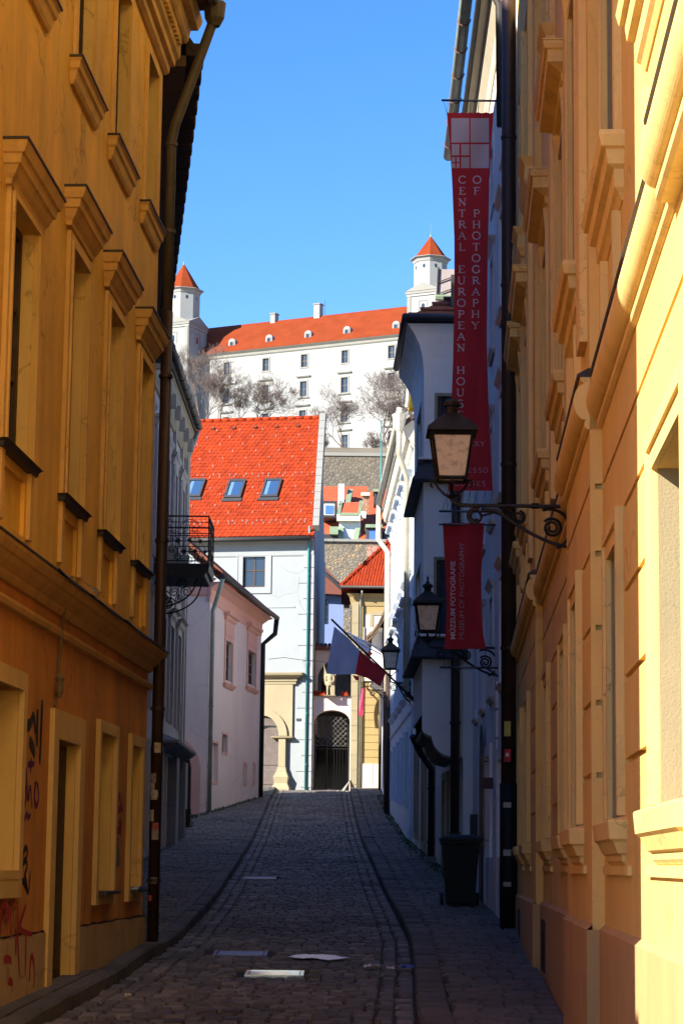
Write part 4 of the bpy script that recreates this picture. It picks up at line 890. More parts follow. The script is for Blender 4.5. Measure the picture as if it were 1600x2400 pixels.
for a, b, c, d_, e in O1:
    o = casement(t, PW, a, b, c, d_, .18, 2, 3, 'greywood', .07, singles=False)
    mk('surround', MB(PW).ring(a, b, c-.1, d_, .16, .001, .04, False), M['pink'], o)
    mk('frieze', MB(PW).box(a-.16, b+.16, d_+.165, d_+.62, .001, .05), M['pink'], o)
    mk('hood', MB(PW).stack(a-.2, b+.2, [(d_+.63, .03), (d_+.70, .10), (d_+.76, .12), (d_+.80, .2), (d_+.88, .22)], -.02), M['pink'], o)
    mk('sill', MB(PW).stack(a-.2, b+.2, [(c-.26, .03), (c-.18, .10), (c-.12, .13)], -.02), M['pink'], o)
for i, (a, b, c, d_, e) in enumerate(O2):
    if i == 1: o = casement(t, PW, a, b, c, d_, .18, 1, 2, 'wood', .05, singles=False)
    else: o = mk('niche', MB(PW).box(a+.01, b-.01, c+.01, d_-.01, -e+.002, -e+.012), M['pinkwhite'], t)
    mk('surround', MB(PW).ring(a, b, c, d_, .08, .001, .02), M['pink'], o)
# front face towards the camera with the salmon arch
PF = Wall((PB.x-5.5, 70.4-.35), (PB.x, 70.4), 1)
if PF.n[1] > 0: PF = Wall((PB.x-5.5, 70.4-.35), (PB.x, 70.4), -1)
m = MB(PF); m.body(0, PF.L, 1, ZE+.05, 4.0, []); mk('front_wall', m, M['pinkwhite'], t)
sa = PF.at(470, 1800)[0]; zs_ = PF.at(470, 1800)[1]; zt_ = PF.at(440, 1702)[1]; wA = 1.9
ac = [(sa-wA+wA*math.cos(R(a)), zs_+(zt_-zs_)*math.sin(R(a))) for a in range(0, 181, 15)]
inner = [(sa-wA+(wA-.28)*math.cos(R(a)), zs_+(zt_-zs_-.28)*math.sin(R(a))) for a in range(0, 181, 15)]
m = MB(PF); k_ = len(ac)
outer = [(ac[0][0], 1.5)]+ac+[(ac[-1][0], 1.5)]; inn = [(inner[0][0], 1.5)]+inner+[(inner[-1][0], 1.5)]
V = [(s_, z, .25) for s_, z in outer]+[(s_, z, .25) for s_, z in inn]+[(s_, z, .002) for s_, z in outer]+[(s_, z, .002) for s_, z in inn]; n_ = len(outer)
m.add(V, [f_ for i in range(n_-1) for f_ in ((i, i+1, n_+i+1, n_+i), (i, i+1, 2*n_+i+1, 2*n_+i), (n_+i, n_+i+1, 3*n_+i+1, 3*n_+i))])
mk('salmon_arch', m, M['pink'], t)
m = MB(PF); m.prism(inn, .004, .03); mk('gate_leaf', m, M['wood'], t)
# salmon soffit and band, eaves, sagging roof
mk('eaves_band', MB(PW).stack(-.1, PL_, [(ZE-.62, .005), (ZE-.6, .02), (ZE-.2, .04), (ZE-.05, .25), (ZE, .42)], -.02, 0, 0), M['pink'], t)
mk('front_band', MB(PF).stack(0, PF.L, [(ZE-.45, .02), (ZE-.4, .05), (ZE, .06), (ZE+.1, .20)], -.02, 0, 1), M['pink'], t)
mk('roof', MB(PW).loft([[(s_, z+dz, n) for n, z in ((.46, ZE+.02), (.47, ZE+.12), (-3, ZE+3.1), (-6.4, ZE+.1), (-6.4, ZE), (-3, ZE+2.95))] for s_, dz in ((-.5, .15), (1.5, .06), (4, -.02), (7, -.03), (PL_+.35, .05))]), M['tilered'], t)
tl = MB(PW); nr = 15
for i in range(nr):
    f0 = i/nr; n0_ = .48-3.5*f0; z0_ = ZE+.10+3.0*f0
    for j in range(int((PL_+.8)/.28)):
        s_ = -.5+j*.28; e = random.uniform(-.012, .012)
        tl.box(s_+.006, s_+.272, z0_+e, z0_+.05+e, n0_-.24, n0_+.02)
mk('roof_tiles', tl, M['tilered'], t, kind='stuff')
mk('gutter', MB(PW).tube([(-.6, ZE+.10, .52), (PL_+.35, ZE+.06, .52)], .085, 8), M['flash'], t, True)
e = PW(.08, 0, .10); pipe(t, [PW(-.55, ZE+.05, .5), PW(-.2, ZE-.4, .3), (e[0], e[1], ZE-.9), (e[0], e[1], 3.05)], .07, 'zincpipe', 'downpipe', [(e[0], e[1], z) for z in (4.6, 6.4, 8.2)])
e = PW(PL_+.05, 0, .06); pipe(t, [PW(PL_+.3, ZE+.02, .5), PW(PL_+.3, ZE-.5, .45), (e[0], e[1], ZE-.9), (e[0], e[1], 3.8)], .09, 'iron', 'downpipe')
# ------------------------------------------------------------------ white house with the steep orange roof
PHI = R(12.5); P1 = (-1.07, 90.0); WL = 8.5
P0 = (P1[0]-WL*math.cos(PHI), P1[1]+WL*math.sin(PHI))
WH = Wall(P0, P1, 1)
t = thing('white_house', (-5, 92, 4.4), 'white house with steep orange tiled roof and skylights at the end of the lane', 'building')
ZR = WH.at(735, 1236)[1]
ws0, wz1 = WH.at(570, 1297); ws1, wz0 = WH.at(621, 1376)
ds1 = WH.at(656, 1700)[0]; dsa = WH.at(621, 1700)[0]; dz1 = WH.at(630, 1668)[1]
body = MB(WH); body.facade(0, WL, 2, ZR, [(ws0, ws1, wz0, wz1, .18)])
# skewed side wall and back
SD = lambda b: (P1[0]+.035*b, P1[1]+b)
body.T = lambda a, b, c: (a, b, c)
bk_ = (P0[0]+9*math.sin(PHI), P0[1]+9*math.cos(PHI)); sd_ = SD(11)
body.add([(*P1, 2), (*sd_, 2), (*sd_, ZR), (*P1, ZR), (*P0, 2), (*bk_, 2), (*bk_, ZR), (*P0, ZR)], [(0, 1, 2, 3), (4, 5, 6, 7), (1, 5, 6, 2)])
SL = 1.06; DR = 5.1                                   # roof slope (rise per metre) and half depth
body.add([(*P1, ZR), (*SD(DR*1.02), ZR+DR*SL), (*SD(10.2), ZR)], [(0, 1, 2)])
mk('wall', body, M['whitehouse'], t)
casement(t, WH, ws0, ws1, wz0, wz1, .16, 2, 2, 'wood', .06, .05)
mk('window_surround', MB(WH).ring(ws0, ws1, wz0, wz1, .20, .001, .03), M['whitehouse'], t)
mk('window_bead', MB(WH).ring(ws0-.2, ws1+.2, wz0-.2, wz1+.2, .05, .001, .05), M['whitehouse'], t)
mk('eaves_cove', MB(WH).stack(0, WL, [(ZR-1.15, .01), (ZR-1.10, .04), (ZR-.85, .06), (ZR-.62, .14), (ZR-.50, .26), (ZR-.46, .30)], -.02, 0, 0), M['whitehouse'], t)
zb_ = WH.at(680, 1421)[1]; mk('string_course', MB(WH).box(0, WL-.75, zb_-.05, zb_, .001, .025), M['whitehouse'], t)
z = 4.6; i = 0
while z < ZR-1.0:
    h = .62; L_ = .62 if i % 2 else .42
    mk('quoin', MB(WH).box(WL-L_, WL+.012, z+.015, z+h-.01, .001, .03), M['whitehouse'], t)
    q = MB(); a0 = SD(.02); a1 = SD(.6 if i % 2 == 0 else .4); q.add([(a0[0]+.001, a0[1], z+.015), (a1[0]+.001, a1[1], z+.015), (a1[0]+.001, a1[1], z+h-.01), (a0[0]+.001, a0[1], z+h-.01), (a0[0]+.03, a0[1], z+.015), (a1[0]+.03, a1[1], z+.015), (a1[0]+.03, a1[1], z+h-.01), (a0[0]+.03, a0[1], z+h-.01)], [(4, 5, 6, 7), (0, 1, 5, 4), (3, 2, 6, 7), (1, 2, 6, 5)])
    mk('quoin', q, M['whitehouse'], t); z += h; i += 1
e = WH(WL-.20, 0, .09); pipe(t, [WH(WL-.1, ZR+.0, .42), WH(WL-.12, ZR-.5, .3), (e[0], e[1], ZR-.95), (e[0], e[1], 4.45)], .045, 'greenpipe', 'downpipe', [(e[0], e[1], z) for z in (5.5, 7.5, 9.5, 11.5, 13)])
def arch_wall(m, w, s0, s1, z0, z1, sa, sb, zsp, rise, th, n=0.0, k=16):
    """wall slab with an arched opening"""
    cx = (sa+sb)/2; hw = (sb-sa)/2
    cur = [(cx-hw*math.cos(math.pi*i/k), zsp+rise*math.sin(math.pi*i/k)) for i in range(k+1)]
    T = w
    for nn in (n, n-th):
        m.add([(s0, z0, nn), (sa, z0, nn), (sa, zsp, nn), (s0, zsp, nn), (sb, z0, nn), (s1, z0, nn), (s1, zsp, nn), (sb, zsp, nn), (s0, z1, nn), (s1, z1, nn)], [(0, 1, 2, 3), (4, 5, 6, 7)])
        V = []
        for s_, z in cur: V += [(s_, z, nn), (s_, z1, nn)]
        m.add(V, [(2*i, 2*i+2, 2*i+3, 2*i+1) for i in range(k)])
        m.add([(s0, zsp, nn), (sa, zsp, nn), (sa, z1, nn), (s0, z1, nn), (sb, zsp, nn), (s1, zsp, nn), (s1, z1, nn), (sb, z1, nn)], [(0, 1, 2, 3), (4, 5, 6, 7)])
    full = [(sa, z0)]+cur+[(sb, z0)]
    V = [(s_, z, n) for s_, z in full]+[(s_, z, n-th) for s_, z in full]; q = len(full)
    m.add(V, [(i, i+1, q+i+1, q+i) for i in range(q-1)])
    m.add([(s0, z1, n), (s1, z1, n), (s1, z1, n-th), (s0, z1, n-th), (s0, z0, n), (s0, z0, n-th), (s1, z0, n), (s1, z0, n-th)], [(0, 1, 2, 3), (0, 3, 5, 4), (1, 2, 7, 6)])
    return m
# doorway: stone jambs, arch, entablature, weathered double door
dc = ds1-.66; da, db = dc-.66, dc+.66; zsp = WH.at(640, 1725)[1]; zc = dz1
m = MB(WH); pts = [(da-.0, 4.2)]+[(dc-.66*math.cos(R(a)), zsp+.80*math.sin(R(a))) for a in range(0, 181, 12)]+[(db, 4.2)]
m.prism(pts, .004, .03); dr = mk('door', m, M['greywood'], t)
for q in (da+.08, dc+.06):
    for c, d_ in ((4.7, 5.3), (5.45, 6.9), (7.0, 7.45)): mk('door_panel', MB(WH).stack(q, q+.56, [(c, .04), (c+.03, .055), (d_-.03, .055), (d_, .04)], .02), M['greywood'], dr)
mk('fanlight', MB(WH).prism([(dc-.55*math.cos(R(a)), zsp+.25+.50*math.sin(R(a))) for a in range(10, 171, 16)], .031, .034), M['glass'], dr)
fl = MB(WH)
for a in range(20, 170, 25): fl.tube([(dc, zsp+.25, .045), (dc-.52*math.cos(R(a)), zsp+.25+.48*math.sin(R(a)), .045)], .012, 4)
mk('fanlight_grille', fl, M['iron'], dr)
outer = [(dc-1.0*math.cos(R(a)), zsp+1.06*math.sin(R(a))) for a in range(0, 181, 12)]; inn = [(dc-.66*math.cos(R(a)), zsp+.80*math.sin(R(a))) for a in range(0, 181, 12)]
for i in range(15):
    q = MB(WH); q.prism([outer[i], outer[i+1], inn[i+1], inn[i]], .002, .20); mk('voussoir', q, M['stone'], t)
for q in (da-.28, db):
    mk('jamb', MB(WH).box(q, q+.28, 5.4, zsp-.12, .002, .20), M['stone'], t)
    mk('jamb_capital', MB(WH).stack(q, q+.28, [(zsp-.12, .22), (zsp-.08, .28), (zsp-.02, .30)], 0), M['stone'], t)
    mk('jamb_base', MB(WH).loft([[(q-p, z, 0), (q-p, z, .2+p), (q+.28+p, z, .2+p), (q+.28+p, z, 0)] for z, p in ((4.2, .22), (4.55, .22), (4.75, .12), (5.0, .16), (5.2, .06), (5.39, .02))]), M['stone'], t)
ze0 = WH.at(680, 1604)[1]; mk('spandrel', arch_wall(MB(WH), WH, dc-1.25, dc+1.18, zsp-.01, ze0, dc-.66, dc+.66, zsp, .80, .098, .10), M['stone'], t)
mk('entablature', MB(WH).stack(dc-1.25, dc+1.18, [(ze0, .12), (ze0+.1, .14), (ze0+.12, .18), (ze0+.25, .19), (ze0+.28, .30), (ze0+.34, .42), (ze0+.40, .45), (ze0+.44, .46)], 0), M['stone'], t)
mk('name_plate', MB(WH).box(WL-1.15+.55, WL-.65+.35, WH.at(695, 1707)[1], WH.at(695, 1692)[1], .031, .04), simple('pale blue plate', (.55, .68, .80), .5), t)
mk('number_plate', MB(WH).box(WL-.62, WL-.42, WH.at(705, 1690)[1], WH.at(705, 1684)[1], .031, .045), M['leaddark'], t)
# roof: slab, tiles, skylights, snow guards
ev = (math.cos(PHI), -math.sin(PHI)); gv = (math.sin(PHI), math.cos(PHI))
def rp(a, b, h=0.0):        # a along the eaves from the corner (negative to the left), b up the slope in plan
    n_ = math.hypot(1, SL); x = P1[0]+ev[0]*a+gv[0]*(b-h*SL/n_); y = P1[1]+ev[1]*a+gv[1]*(b-h*SL/n_)
    return (x, y, ZR+b*SL+h/n_)
am = lambda b: -.19*b
OVR = -.42
m = MB(); m.add([rp(-WL, OVR), rp(am(OVR), OVR), rp(am(DR), DR), rp(-WL, DR), rp(-WL, OVR, .08), rp(am(OVR), OVR, .08), rp(am(DR), DR, .08), rp(-WL, DR, .08)], [(0, 1, 2, 3), (4, 5, 6, 7), (0, 1, 5, 4), (1, 2, 6, 5), (0, 4, 7, 3)])
bkr = [(P1[0]+ev[0]*a+gv[0]*10.4, P1[1]+ev[1]*a+gv[1]*10.4, ZR) for a in (-WL, -2.2)]
m.add([rp(-WL, DR, .08), rp(am(DR), DR, .08), bkr[1], bkr[0]], [(0, 1, 2, 3)])
M['tileorange'] = island('orange clay tile', [(.29, .031, .006), (.35, .041, .008), (.23, .025, .006), (.32, .037, .009), (.27, .036, .011)], .85, 6, .14, .2, .01, .15)
roof = mk('roof', m, M['tileorange'], t)
sky_ = [(458, 1150), (552, 1152), (637, 1150)]
def on_roof(px, py):
    n_ = Vector((-gv[0]*SL, -gv[1]*SL, 1)); p_ = Vector((*P1, ZR)); d_ = Vector((ray(px, py)[0], 1, ray(px, py)[1])); o_ = Vector((0, 0, EYE))
    q = o_+d_*((p_-o_).dot(n_)/d_.dot(n_)); r_ = q-Vector((*P1, ZR)); return r_.x*ev[0]+r_.y*ev[1], r_.x*gv[0]+r_.y*gv[1]
SK = []
for p in sky_:
    a, b = on_roof(*p); SK.append((a-.36, a+.36, b-.42, b+.42))
tl = MB(); rw = .155; cw = .205; nrow = int((DR-OVR)/rw)+1
for i in range(nrow):
    b = OVR+i*rw
    for j in range(int(WL/cw)+2):
        a1 = am(b)-j*cw-(cw/2 if i % 2 else 0); a0 = a1-cw+.008
        if a1 > am(b): a1 = am(b)
        if a0 < -WL or a1-a0 < .03 or b > DR-.03: continue
        if any(a1 > s[0]-.05 and a0 < s[1]+.05 and b+rw > s[2]-.02 and b < s[3]+.02 for s in SK): continue
        e = random.uniform(-.006, .006); w_ = a1-a0
        up = [rp(a0+w_*f_, b, .10+.03*hh+e) for f_, hh in ((0, .2), (.3, 1), (.65, .1), (1, .5))]; lo_ = [rp(a0+w_*f_, min(b+rw*1.15, DR), .085+.02*hh) for f_, hh in ((0, .2), (.3, 1), (.65, .1), (1, .5))]; un = [rp(a0+w_*f_, b, .07) for f_ in (0, .3, .65, 1)]
        tl.add(up+lo_+un, [(0, 1, 5, 4), (1, 2, 6, 5), (2, 3, 7, 6), (8, 9, 1, 0), (9, 10, 2, 1), (10, 11, 3, 2), (0, 4, 8), (3, 11, 7)])
mk('roof_tiles', tl, M['tileorange'], roof, kind='stuff')
rg = MB()
for j in range(24):
    a1 = am(DR)-j*.36; 
    if a1-.34 < -WL: break
    rg.tube([rp(a1, DR, .10), rp(a1-.35, DR, .12)], .085, 8)
mk('ridge_tiles', rg, M['tileorange'], roof, True, kind='stuff')
M['skyframe'] = simple('dark grey skylight frame', (.06, .06, .065), .5, .3)
for a0, a1, b0, b1 in SK:
    def slab(m, a0, a1, b0, b1, h0, h1): m.add([rp(a0, b0, h0), rp(a1, b0, h0), rp(a1, b1, h0), rp(a0, b1, h0), rp(a0, b0, h1), rp(a1, b0, h1), rp(a1, b1, h1), rp(a0, b1, h1)], [(4, 5, 6, 7), (0, 1, 5, 4), (1, 2, 6, 5), (2, 3, 7, 6), (3, 0, 4, 7)])
    m = MB(); f_ = .09
    for q in ((a0, a1, b0, b0+f_), (a0, a1, b1-f_, b1), (a0, a0+f_, b0+f_, b1-f_), (a1-f_, a1, b0+f_, b1-f_)): slab(m, *q, .05, .19)
    o = mk('skylight', m, M['skyframe'], roof)
    m = MB(); slab(m, a0+f_, a1-f_, b0+f_, b1-f_, .05, .15); mk('pane', m, glassy('skylight glass', (.03, .07, .16), .05) if 'skylight glass' not in bpy.data.materials else bpy.data.materials['skylight glass'], roof)
    m = MB(); slab(m, a0+f_+.03, a0+f_+.17, b0+f_+.02, b1-f_-.02, .151, .153); mk('blind', m, simple('sky tinted blind', (.10, .19, .30), .25) if 'sky tinted blind' not in bpy.data.materials else bpy.data.materials['sky tinted blind'], roof)  # strip coloured blue to imitate sky reflected in the skylight
    m = MB(); slab(m, a0-.06, a1+.06, b0-.13, b0-.005, .09, .14); mk('apron', m, M['skyframe'], roof)
sn = MB()
def guard(a, b):
    if a > am(b)-.1 or any(s[0]-.1 < a < s[1]+.1 and s[2]-.1 < b < s[3]+.1 for s in SK): return
    sn.add([rp(a-.022, b, .12), rp(a+.022, b, .12), rp(a+.022, b+.03, .12), rp(a-.022, b+.03, .12), rp(a-.014, b+.01, .19), rp(a+.014, b+.01, .19), rp(a+.014, b+.02, .19), rp(a-.014, b+.02, .19)], [(4, 5, 6, 7), (0, 1, 5, 4), (1, 2, 6, 5), (2, 3, 7, 6), (3, 0, 4, 7)])
for i, b in enumerate([4.55, 4.2, 3.85, 3.5, 3.15, 2.8, .95, .6]):
    for j in range(9): guard(-.35-j*1.0-(i % 3)*.33, b)
for b, st in ((2.38, .35), (2.27, .52), (1.75, .9), (1.45, .8), (.22, .30), (.12, .36)):
    for j in range(int(7.5/st)): guard(-.4-j*st+.1*(j % 2), b)
mk('snow_guards', sn, simple('grey snow guard', (.40, .36, .34), .6), roof, kind='stuff')
vt = MB()
for j in range(7):
    a = -.9-j*.93; vt.add([rp(a-.08, 4.62, .12), rp(a+.08, 4.62, .12), rp(a, 4.8, .13), rp(a-.06, 4.62, .2), rp(a+.06, 4.62, .2)], [(0, 1, 4, 3), (3, 4, 2), (0, 3, 2), (1, 4, 2)])
mk('vent_tiles', vt, M['tilered'], roof, kind='stuff')
mk('gutter', MB(WH).tube([(0, ZR-.50, .50), (WL-.05, ZR-.50, .50)], .10, 10), M['flash'], t, True)
cp = MB()
for i in range(14):
    b0 = OVR*.4+i*(DR+.2)/14; b1 = b0+(DR+.2)/14-.015
    P = []
    for b, h in ((b0, .0), (b1, .0)): P += [rp(am(b)-.02, b, .02), rp(am(b)+.24, b, .02), rp(am(b)+.24, b, .30), rp(am(b)-.02, b, .30)]
    q = MB(); q.add(P, [(0, 1, 2, 3), (4, 5, 6, 7), (0, 1, 5, 4), (1, 2, 6, 5), (2, 3, 7, 6), (3, 0, 4, 7)]); mk('coping_stone', q, M['castletrim'], t)
# ------------------------------------------------------------------ gateway wall with arch and iron gate
GX0, GX1, GY = -1.03, .46, 90.35
GT = Wall((GX0, GY), (GX1, GY), 1); GL = GX1-GX0
t = thing('gateway', ((GX0+GX1)/2, GY, 4.4), 'cream wall with a segmental arch and tile coping between white house and buff house', 'gateway')
zA = GT.at(775, 1664)[1]; zS = GT.at(735, 1690)[1]; zW = GT.at(775, 1632)[1]
mk('wall', arch_wall(MB(GT), GT, 0, GL, 3.5, zW, .04, GL-.03, zS, zA-zS, .7), M['pinkwhite'], t)
ps = MB(GT); ps.add([(.04, 3.5, -.7), (GL-.03, 3.5, -.7), (GL-.03, zA+.3, -.7), (.04, zA+.3, -.7), (.04, 3.5, -7), (GL-.03, 3.5, -7), (GL-.03, zA+.3, -7), (.04, zA+.3, -7)], [(0, 4, 7, 3), (1, 5, 6, 2), (3, 2, 6, 7), (4, 5, 6, 7), (0, 1, 5, 4)])
mk('passage', ps, M['stone'], t)
for i in range(9): mk('step', MB(GT).box(.05, GL-.04, 4.3+i*.16, 4.46+i*.16, -7, -2.2-i*.32), M['stone'], t)
for a, b in ((.0, .62), (1.05, GL)):
    for i in range(int((b-a)/.16)):
        q = MB(GT); s_ = a+.02+i*.16; q.loft([[(s_, zW+.02, n), (s_+.15, zW+.02, n), (s_+.15, zW+.06+hh, n), (s_+.075, zW+.12+hh, n), (s_, zW+.06+hh, n)] for n, hh in ((.12, 0), (-.3, .14), (-.8, .0))]); mk('coping_tile', q, M['tileorange'], t)
mk('cornice_band', MB(GT).box(-.0, GL, zW-.001, zW+.02, -.7, .05), M['castletrim'], t)
# iron gate
gt = thing('iron_gate', ((GX0+GX1)/2, GY+.3, 4.45), 'closed wrought-iron gate with diamond lattice inside the dark arch', 'gate')
GI = lambda s_, z, n: GT(s_, z, n-.30)
fr = MB(GI)
for q in (.08, GL-.08, GL/2-.18): fr.tube([(q, 4.45, 0), (q, 7.15, 0)], .022, 5)
for q in (4.52, 6.15, 6.25): fr.tube([(.08, q, 0), (GL-.08, q, 0)], .02, 5)
mk('frame', fr, M['iron'], gt)
M['rail'] = simple('worn grey iron', (.16, .15, .14), .6, .3)
la = MB(GI); zt2 = lambda s_: zS-.05+(zA-zS)*math.sqrt(max(0, 1-((s_-GL/2)/(GL/2))**2))-.1
for i in range(-8, 14):
    for sg in (1, -1):
        P = []
        for k_ in range(25):
            z = 6.25+k_*.05; s_ = (i*.2+(z-6.25)*sg*1.0) if sg > 0 else (i*.2+.2-(z-6.25))
            if .1 < s_ < GL-.1 and z < zt2(s_): P.append((s_, z, .01*sg))
        if len(P) > 1: la.tube([P[0], P[-1]], .011, 4)
mk('lattice', la, M['rail'], gt)
for i in range(11):
    q = .14+i*.117
    if q < GL-.1: mk('bar', MB(GI).tube([(q, 4.5, 0), (q, 6.15, 0)], .010, 4), M['iron'], gt)
# back wall with an arched opening above the gateway
t = thing('arched_back_wall', (-.2, 92.2, 8), 'cream wall with an arched opening and a red tile edge behind the statue', 'wall')
GB = Wall((-.98, 92.2), (1.2, 92.2), 1)
zt_ = GB.at(760, 1524)[1]; zsp2 = GB.at(760, 1592)[1]; zap = GB.at(772, 1547)[1]; zbt = 6.8
mk('wall', arch_wall(MB(GB), GB, 0, 2.18, zbt, zt_, .10, 1.62, zsp2, zap-zsp2, .6), M['pinkwhite'], t)
mk('recess', MB(GB).box(.0, 2.1, zbt, zt_-.1, -2.6, -2.2), M['greyhouse'], t)
mk('recess_window', MB(GB).box(.25, .6, zsp2-.55, zsp2+.1, -2.19, -2.15), M['wood'], t)
for i in range(11):
    q = MB(GB); s_ = i*.16; q.loft([[(s_, zt_+.003, n), (s_+.15, zt_+.003, n), (s_+.15, zt_+.12+hh, n), (s_+.075, zt_+.18+hh, n), (s_, zt_+.12+hh, n)] for n, hh in ((.14, 0), (-.75, .2))]); mk('coping_tile', q, M['tilered'], t)
# ------------------------------------------------------------------ buff house at the right of the gateway
YH = Wall((.46, 90.4), (5.2, 90.4), 1)
t = thing('buff_house', (2.6, 92, 4.4), 'buff yellow house with scored ground floor and orange hipped roof right of the gateway', 'building')
yz = lambda y_: YH.at(850, y_)[1]
wz0, wz1 = yz(1520), yz(1442); wsx = YH.at(874, 1480)[0]
GRV = [yz(1600+17.5*i) for i in range(13)]
ops = [(wsx, wsx+.8, wz0, wz1, .15)]+[(0.0, 4.7, z-.012, z+.012, .02) for z in GRV]
mk('wall', MB(YH).body(0, 4.74, 3, yz(1392), 6, [o_ for o_ in ops if o_[4] > .1]+[(.30, 3.0, z-.012, z+.012, .02) for z in GRV]), M['buff'], t)
casement(t, YH, wsx, wsx+.8, wz0, wz1, .13, 2, 2, 'greywood', .06, singles=False)
mk('window_surround', MB(YH).ring(wsx, wsx+.8, wz0, wz1, .14, .001, .04), M['stone'], t)
mk('panel', MB(YH).box(.52, 2.6, yz(1590), yz(1440), .0, .012), M['pinkwhite'], t)
mk('corner_pilaster', MB(YH).box(0, .27, 4.2, yz(1394), .001, .06), M['stone'], t)
for i in range(12): mk('pilaster_block', MB(YH).box(.005, .265, 4.75+i*.58, 5.31+i*.58, .061, .075), M['stone'], t)
mk('frieze', MB(YH).stack(0, 4.74, [(yz(1420), .03), (yz(1412), .06), (yz(1400), .10), (yz(1392), .2)], -.02, 1, 0), M['buff'], t)
mk('doorway', MB(YH).ring(1.45, 2.2, 4.3, yz(1752), .13, .001, .05, False), M['stone'], t)
mk('base_slab', MB(YH).box(.46, .88, 4.3, yz(1790), .001, .06), M['pinkwhite'], t)
mk('base_slab', MB(YH).box(.90, 1.30, 4.3, yz(1790), .001, .05), M['pinkwhite'], t)
bt = MB(YH); bt.add([(-.45, 4.35, .7), (-.30, 4.35, .75), (.02, yz(1828), .09), (.0, yz(1828), .09), (-.45, 4.35, .55), (.0, yz(1828), .02)], [(0, 1, 2, 3), (0, 3, 5, 4)]); mk('buttress_slab', bt, M['castletrim'], t)
ex = YH(.36, 0, .10); pipe(t, [YH(.40, yz(1388), .5), YH(.36, yz(1400), .12), (ex[0], ex[1], 4.5)], .045, 'zincpipe', 'downpipe')
pipe(t, [YH(.48, yz(1470), .06), YH(.48, yz(1590), .06)], .03, 'creampipe', 'conduit')
rz = yz(1378); ap = YH.at(918, 1265, -2.6)
hx0 = YH.at(800, 1376, .5)[0]
m = MB(YH); hipz = ap[1]
m.add([(hx0, rz, .5), (5.4, rz, .5), (5.4, hipz, -2.6), (ap[0], hipz, -2.6), (hx0, rz, -6), (5.4, rz, -6)], [(0, 1, 2, 3), (0, 3, 4), (3, 2, 5, 4), (0, 1, 5, 4)])
rf_ = mk('roof', m, M['tileorange'], t)
tl = MB(YH); nrw = 14
for i in range(nrw):
    f0 = i/nrw; n0_ = .52-3.1*f0; z0_ = rz+(hipz-rz)*f0; xl = hx0+(ap[0]-hx0)*f0
    for j in range(int((3.4-xl)/.115)):
        s_ = xl+j*.115
        tl.add([(s_, z0_+.03, n0_), (s_+.05, z0_+.075, n0_), (s_+.11, z0_+.03, n0_), (s_, z0_+.03+(hipz-rz)/nrw, n0_-.22), (s_+.05, z0_+.06+(hipz-rz)/nrw, n0_-.22), (s_+.11, z0_+.03+(hipz-rz)/nrw, n0_-.22), (s_, z0_-.01, n0_), (s_+.11, z0_-.01, n0_)], [(0, 1, 4, 3), (1, 2, 5, 4), (6, 7, 2, 1, 0)])
mk('roof_tiles', tl, M['tileorange'], rf_, kind='stuff')
hp = MB(YH)
for i in range(11):
    f0 = i/11; f1 = (i+1.1)/11; hp.tube([(hx0+(ap[0]-hx0)*f0, rz+(hipz-rz)*f0+.06, .5-3.1*f0), (hx0+(ap[0]-hx0)*f1, rz+(hipz-rz)*f1+.03, .5-3.1*f1)], [.10, .075], 8)
mk('hip_tiles', hp, M['tileorange'], rf_, kind='stuff')
mk('gutter', MB(YH).tube([(hx0-.05, rz-.03, .58), (5.4, rz-.03, .58)], .06, 8), M['flash'], t, True)
# ------------------------------------------------------------------ blue house glimpsed behind the gateway
BH = Wall((-1.3, 106), (.15, 106), 1)
t = thing('blue_house', (-.6, 107, 6), 'small blue house with barred window behind the gateway', 'building')
bz = lambda y_: BH.at(770, y_)[1]
gw = (BH.at(758, 1430)[0], BH.at(770, 1430)[0], bz(1463), bz(1405))
mk('wall', MB(BH).body(0, 1.45, 5, bz(1385), 5, [(*gw, .12)]), M['blue_shaded'], t)
casement(t, BH, *gw, .1, 2, 5, 'iron', .02, .02, False)
m = MB(BH); za_, zb_ = bz(1392), bz(1330)
m.add([(-.5, za_, .5), (1.75, za_-.1, .5), (1.75, za_-.1, -5), (-.5, za_, -5), (.3, zb_+.6, -2.2), (.3, zb_+.6, -3)], [(0, 1, 4), (1, 2, 5, 4), (0, 4, 5, 3), (0, 1, 2, 3)]); mk('roof', m, M['tilered'], t)
mk('bargeboard', MB(BH).tube([(.2, bz(1330), .3), (1.0, bz(1365), .45), (1.85, bz(1405), .5)], .10, 6), M['leaddark'], t)
# ------------------------------------------------------------------ stone retaining walls and houses on the slope
def rubble(name, cols, sc):
    m, nt, b = newmat(name); p1 = pos(nt)
    v = N(nt, 'ShaderNodeTexVoronoi', Scale=sc); nt.links.new(p1, v.inputs['Vector'])
    v2 = N(nt, 'ShaderNodeTexVoronoi', Scale=sc, feature='DISTANCE_TO_EDGE'); nt.links.new(p1, v2.inputs['Vector'])
    sp = N(nt, 'ShaderNodeSeparateColor'); nt.links.new(v.outputs['Color'], sp.inputs[0])
    c = ramp(nt, sp.outputs[0], [(i/(len(cols)-1), q) for i, q in enumerate(cols)])
    j = ramp(nt, v2.outputs['Distance'], [(.0, (.35,)*3), (.09, (1, 1, 1))])
    c = mixc(nt, 1.0, c, j, 'MULTIPLY'); c = mixc(nt, ramp(nt, noise(nt, p1, .35), [(.4, (0, 0, 0)), (.7, (.35,)*3)]), c, (.18, .15, .10))
    nt.links.new(c, b.inputs['Base Color']); b.inputs['Roughness'].default_value = .95
    bump(nt, b, v2.outputs['Distance'], 1.0, .06); return m
M['rubble'] = rubble('rubble stone', [(.12, .10, .075), (.22, .19, .14), (.17, .15, .12), (.27, .20, .12), (.15, .135, .115), (.21, .185, .15)], 5.5)
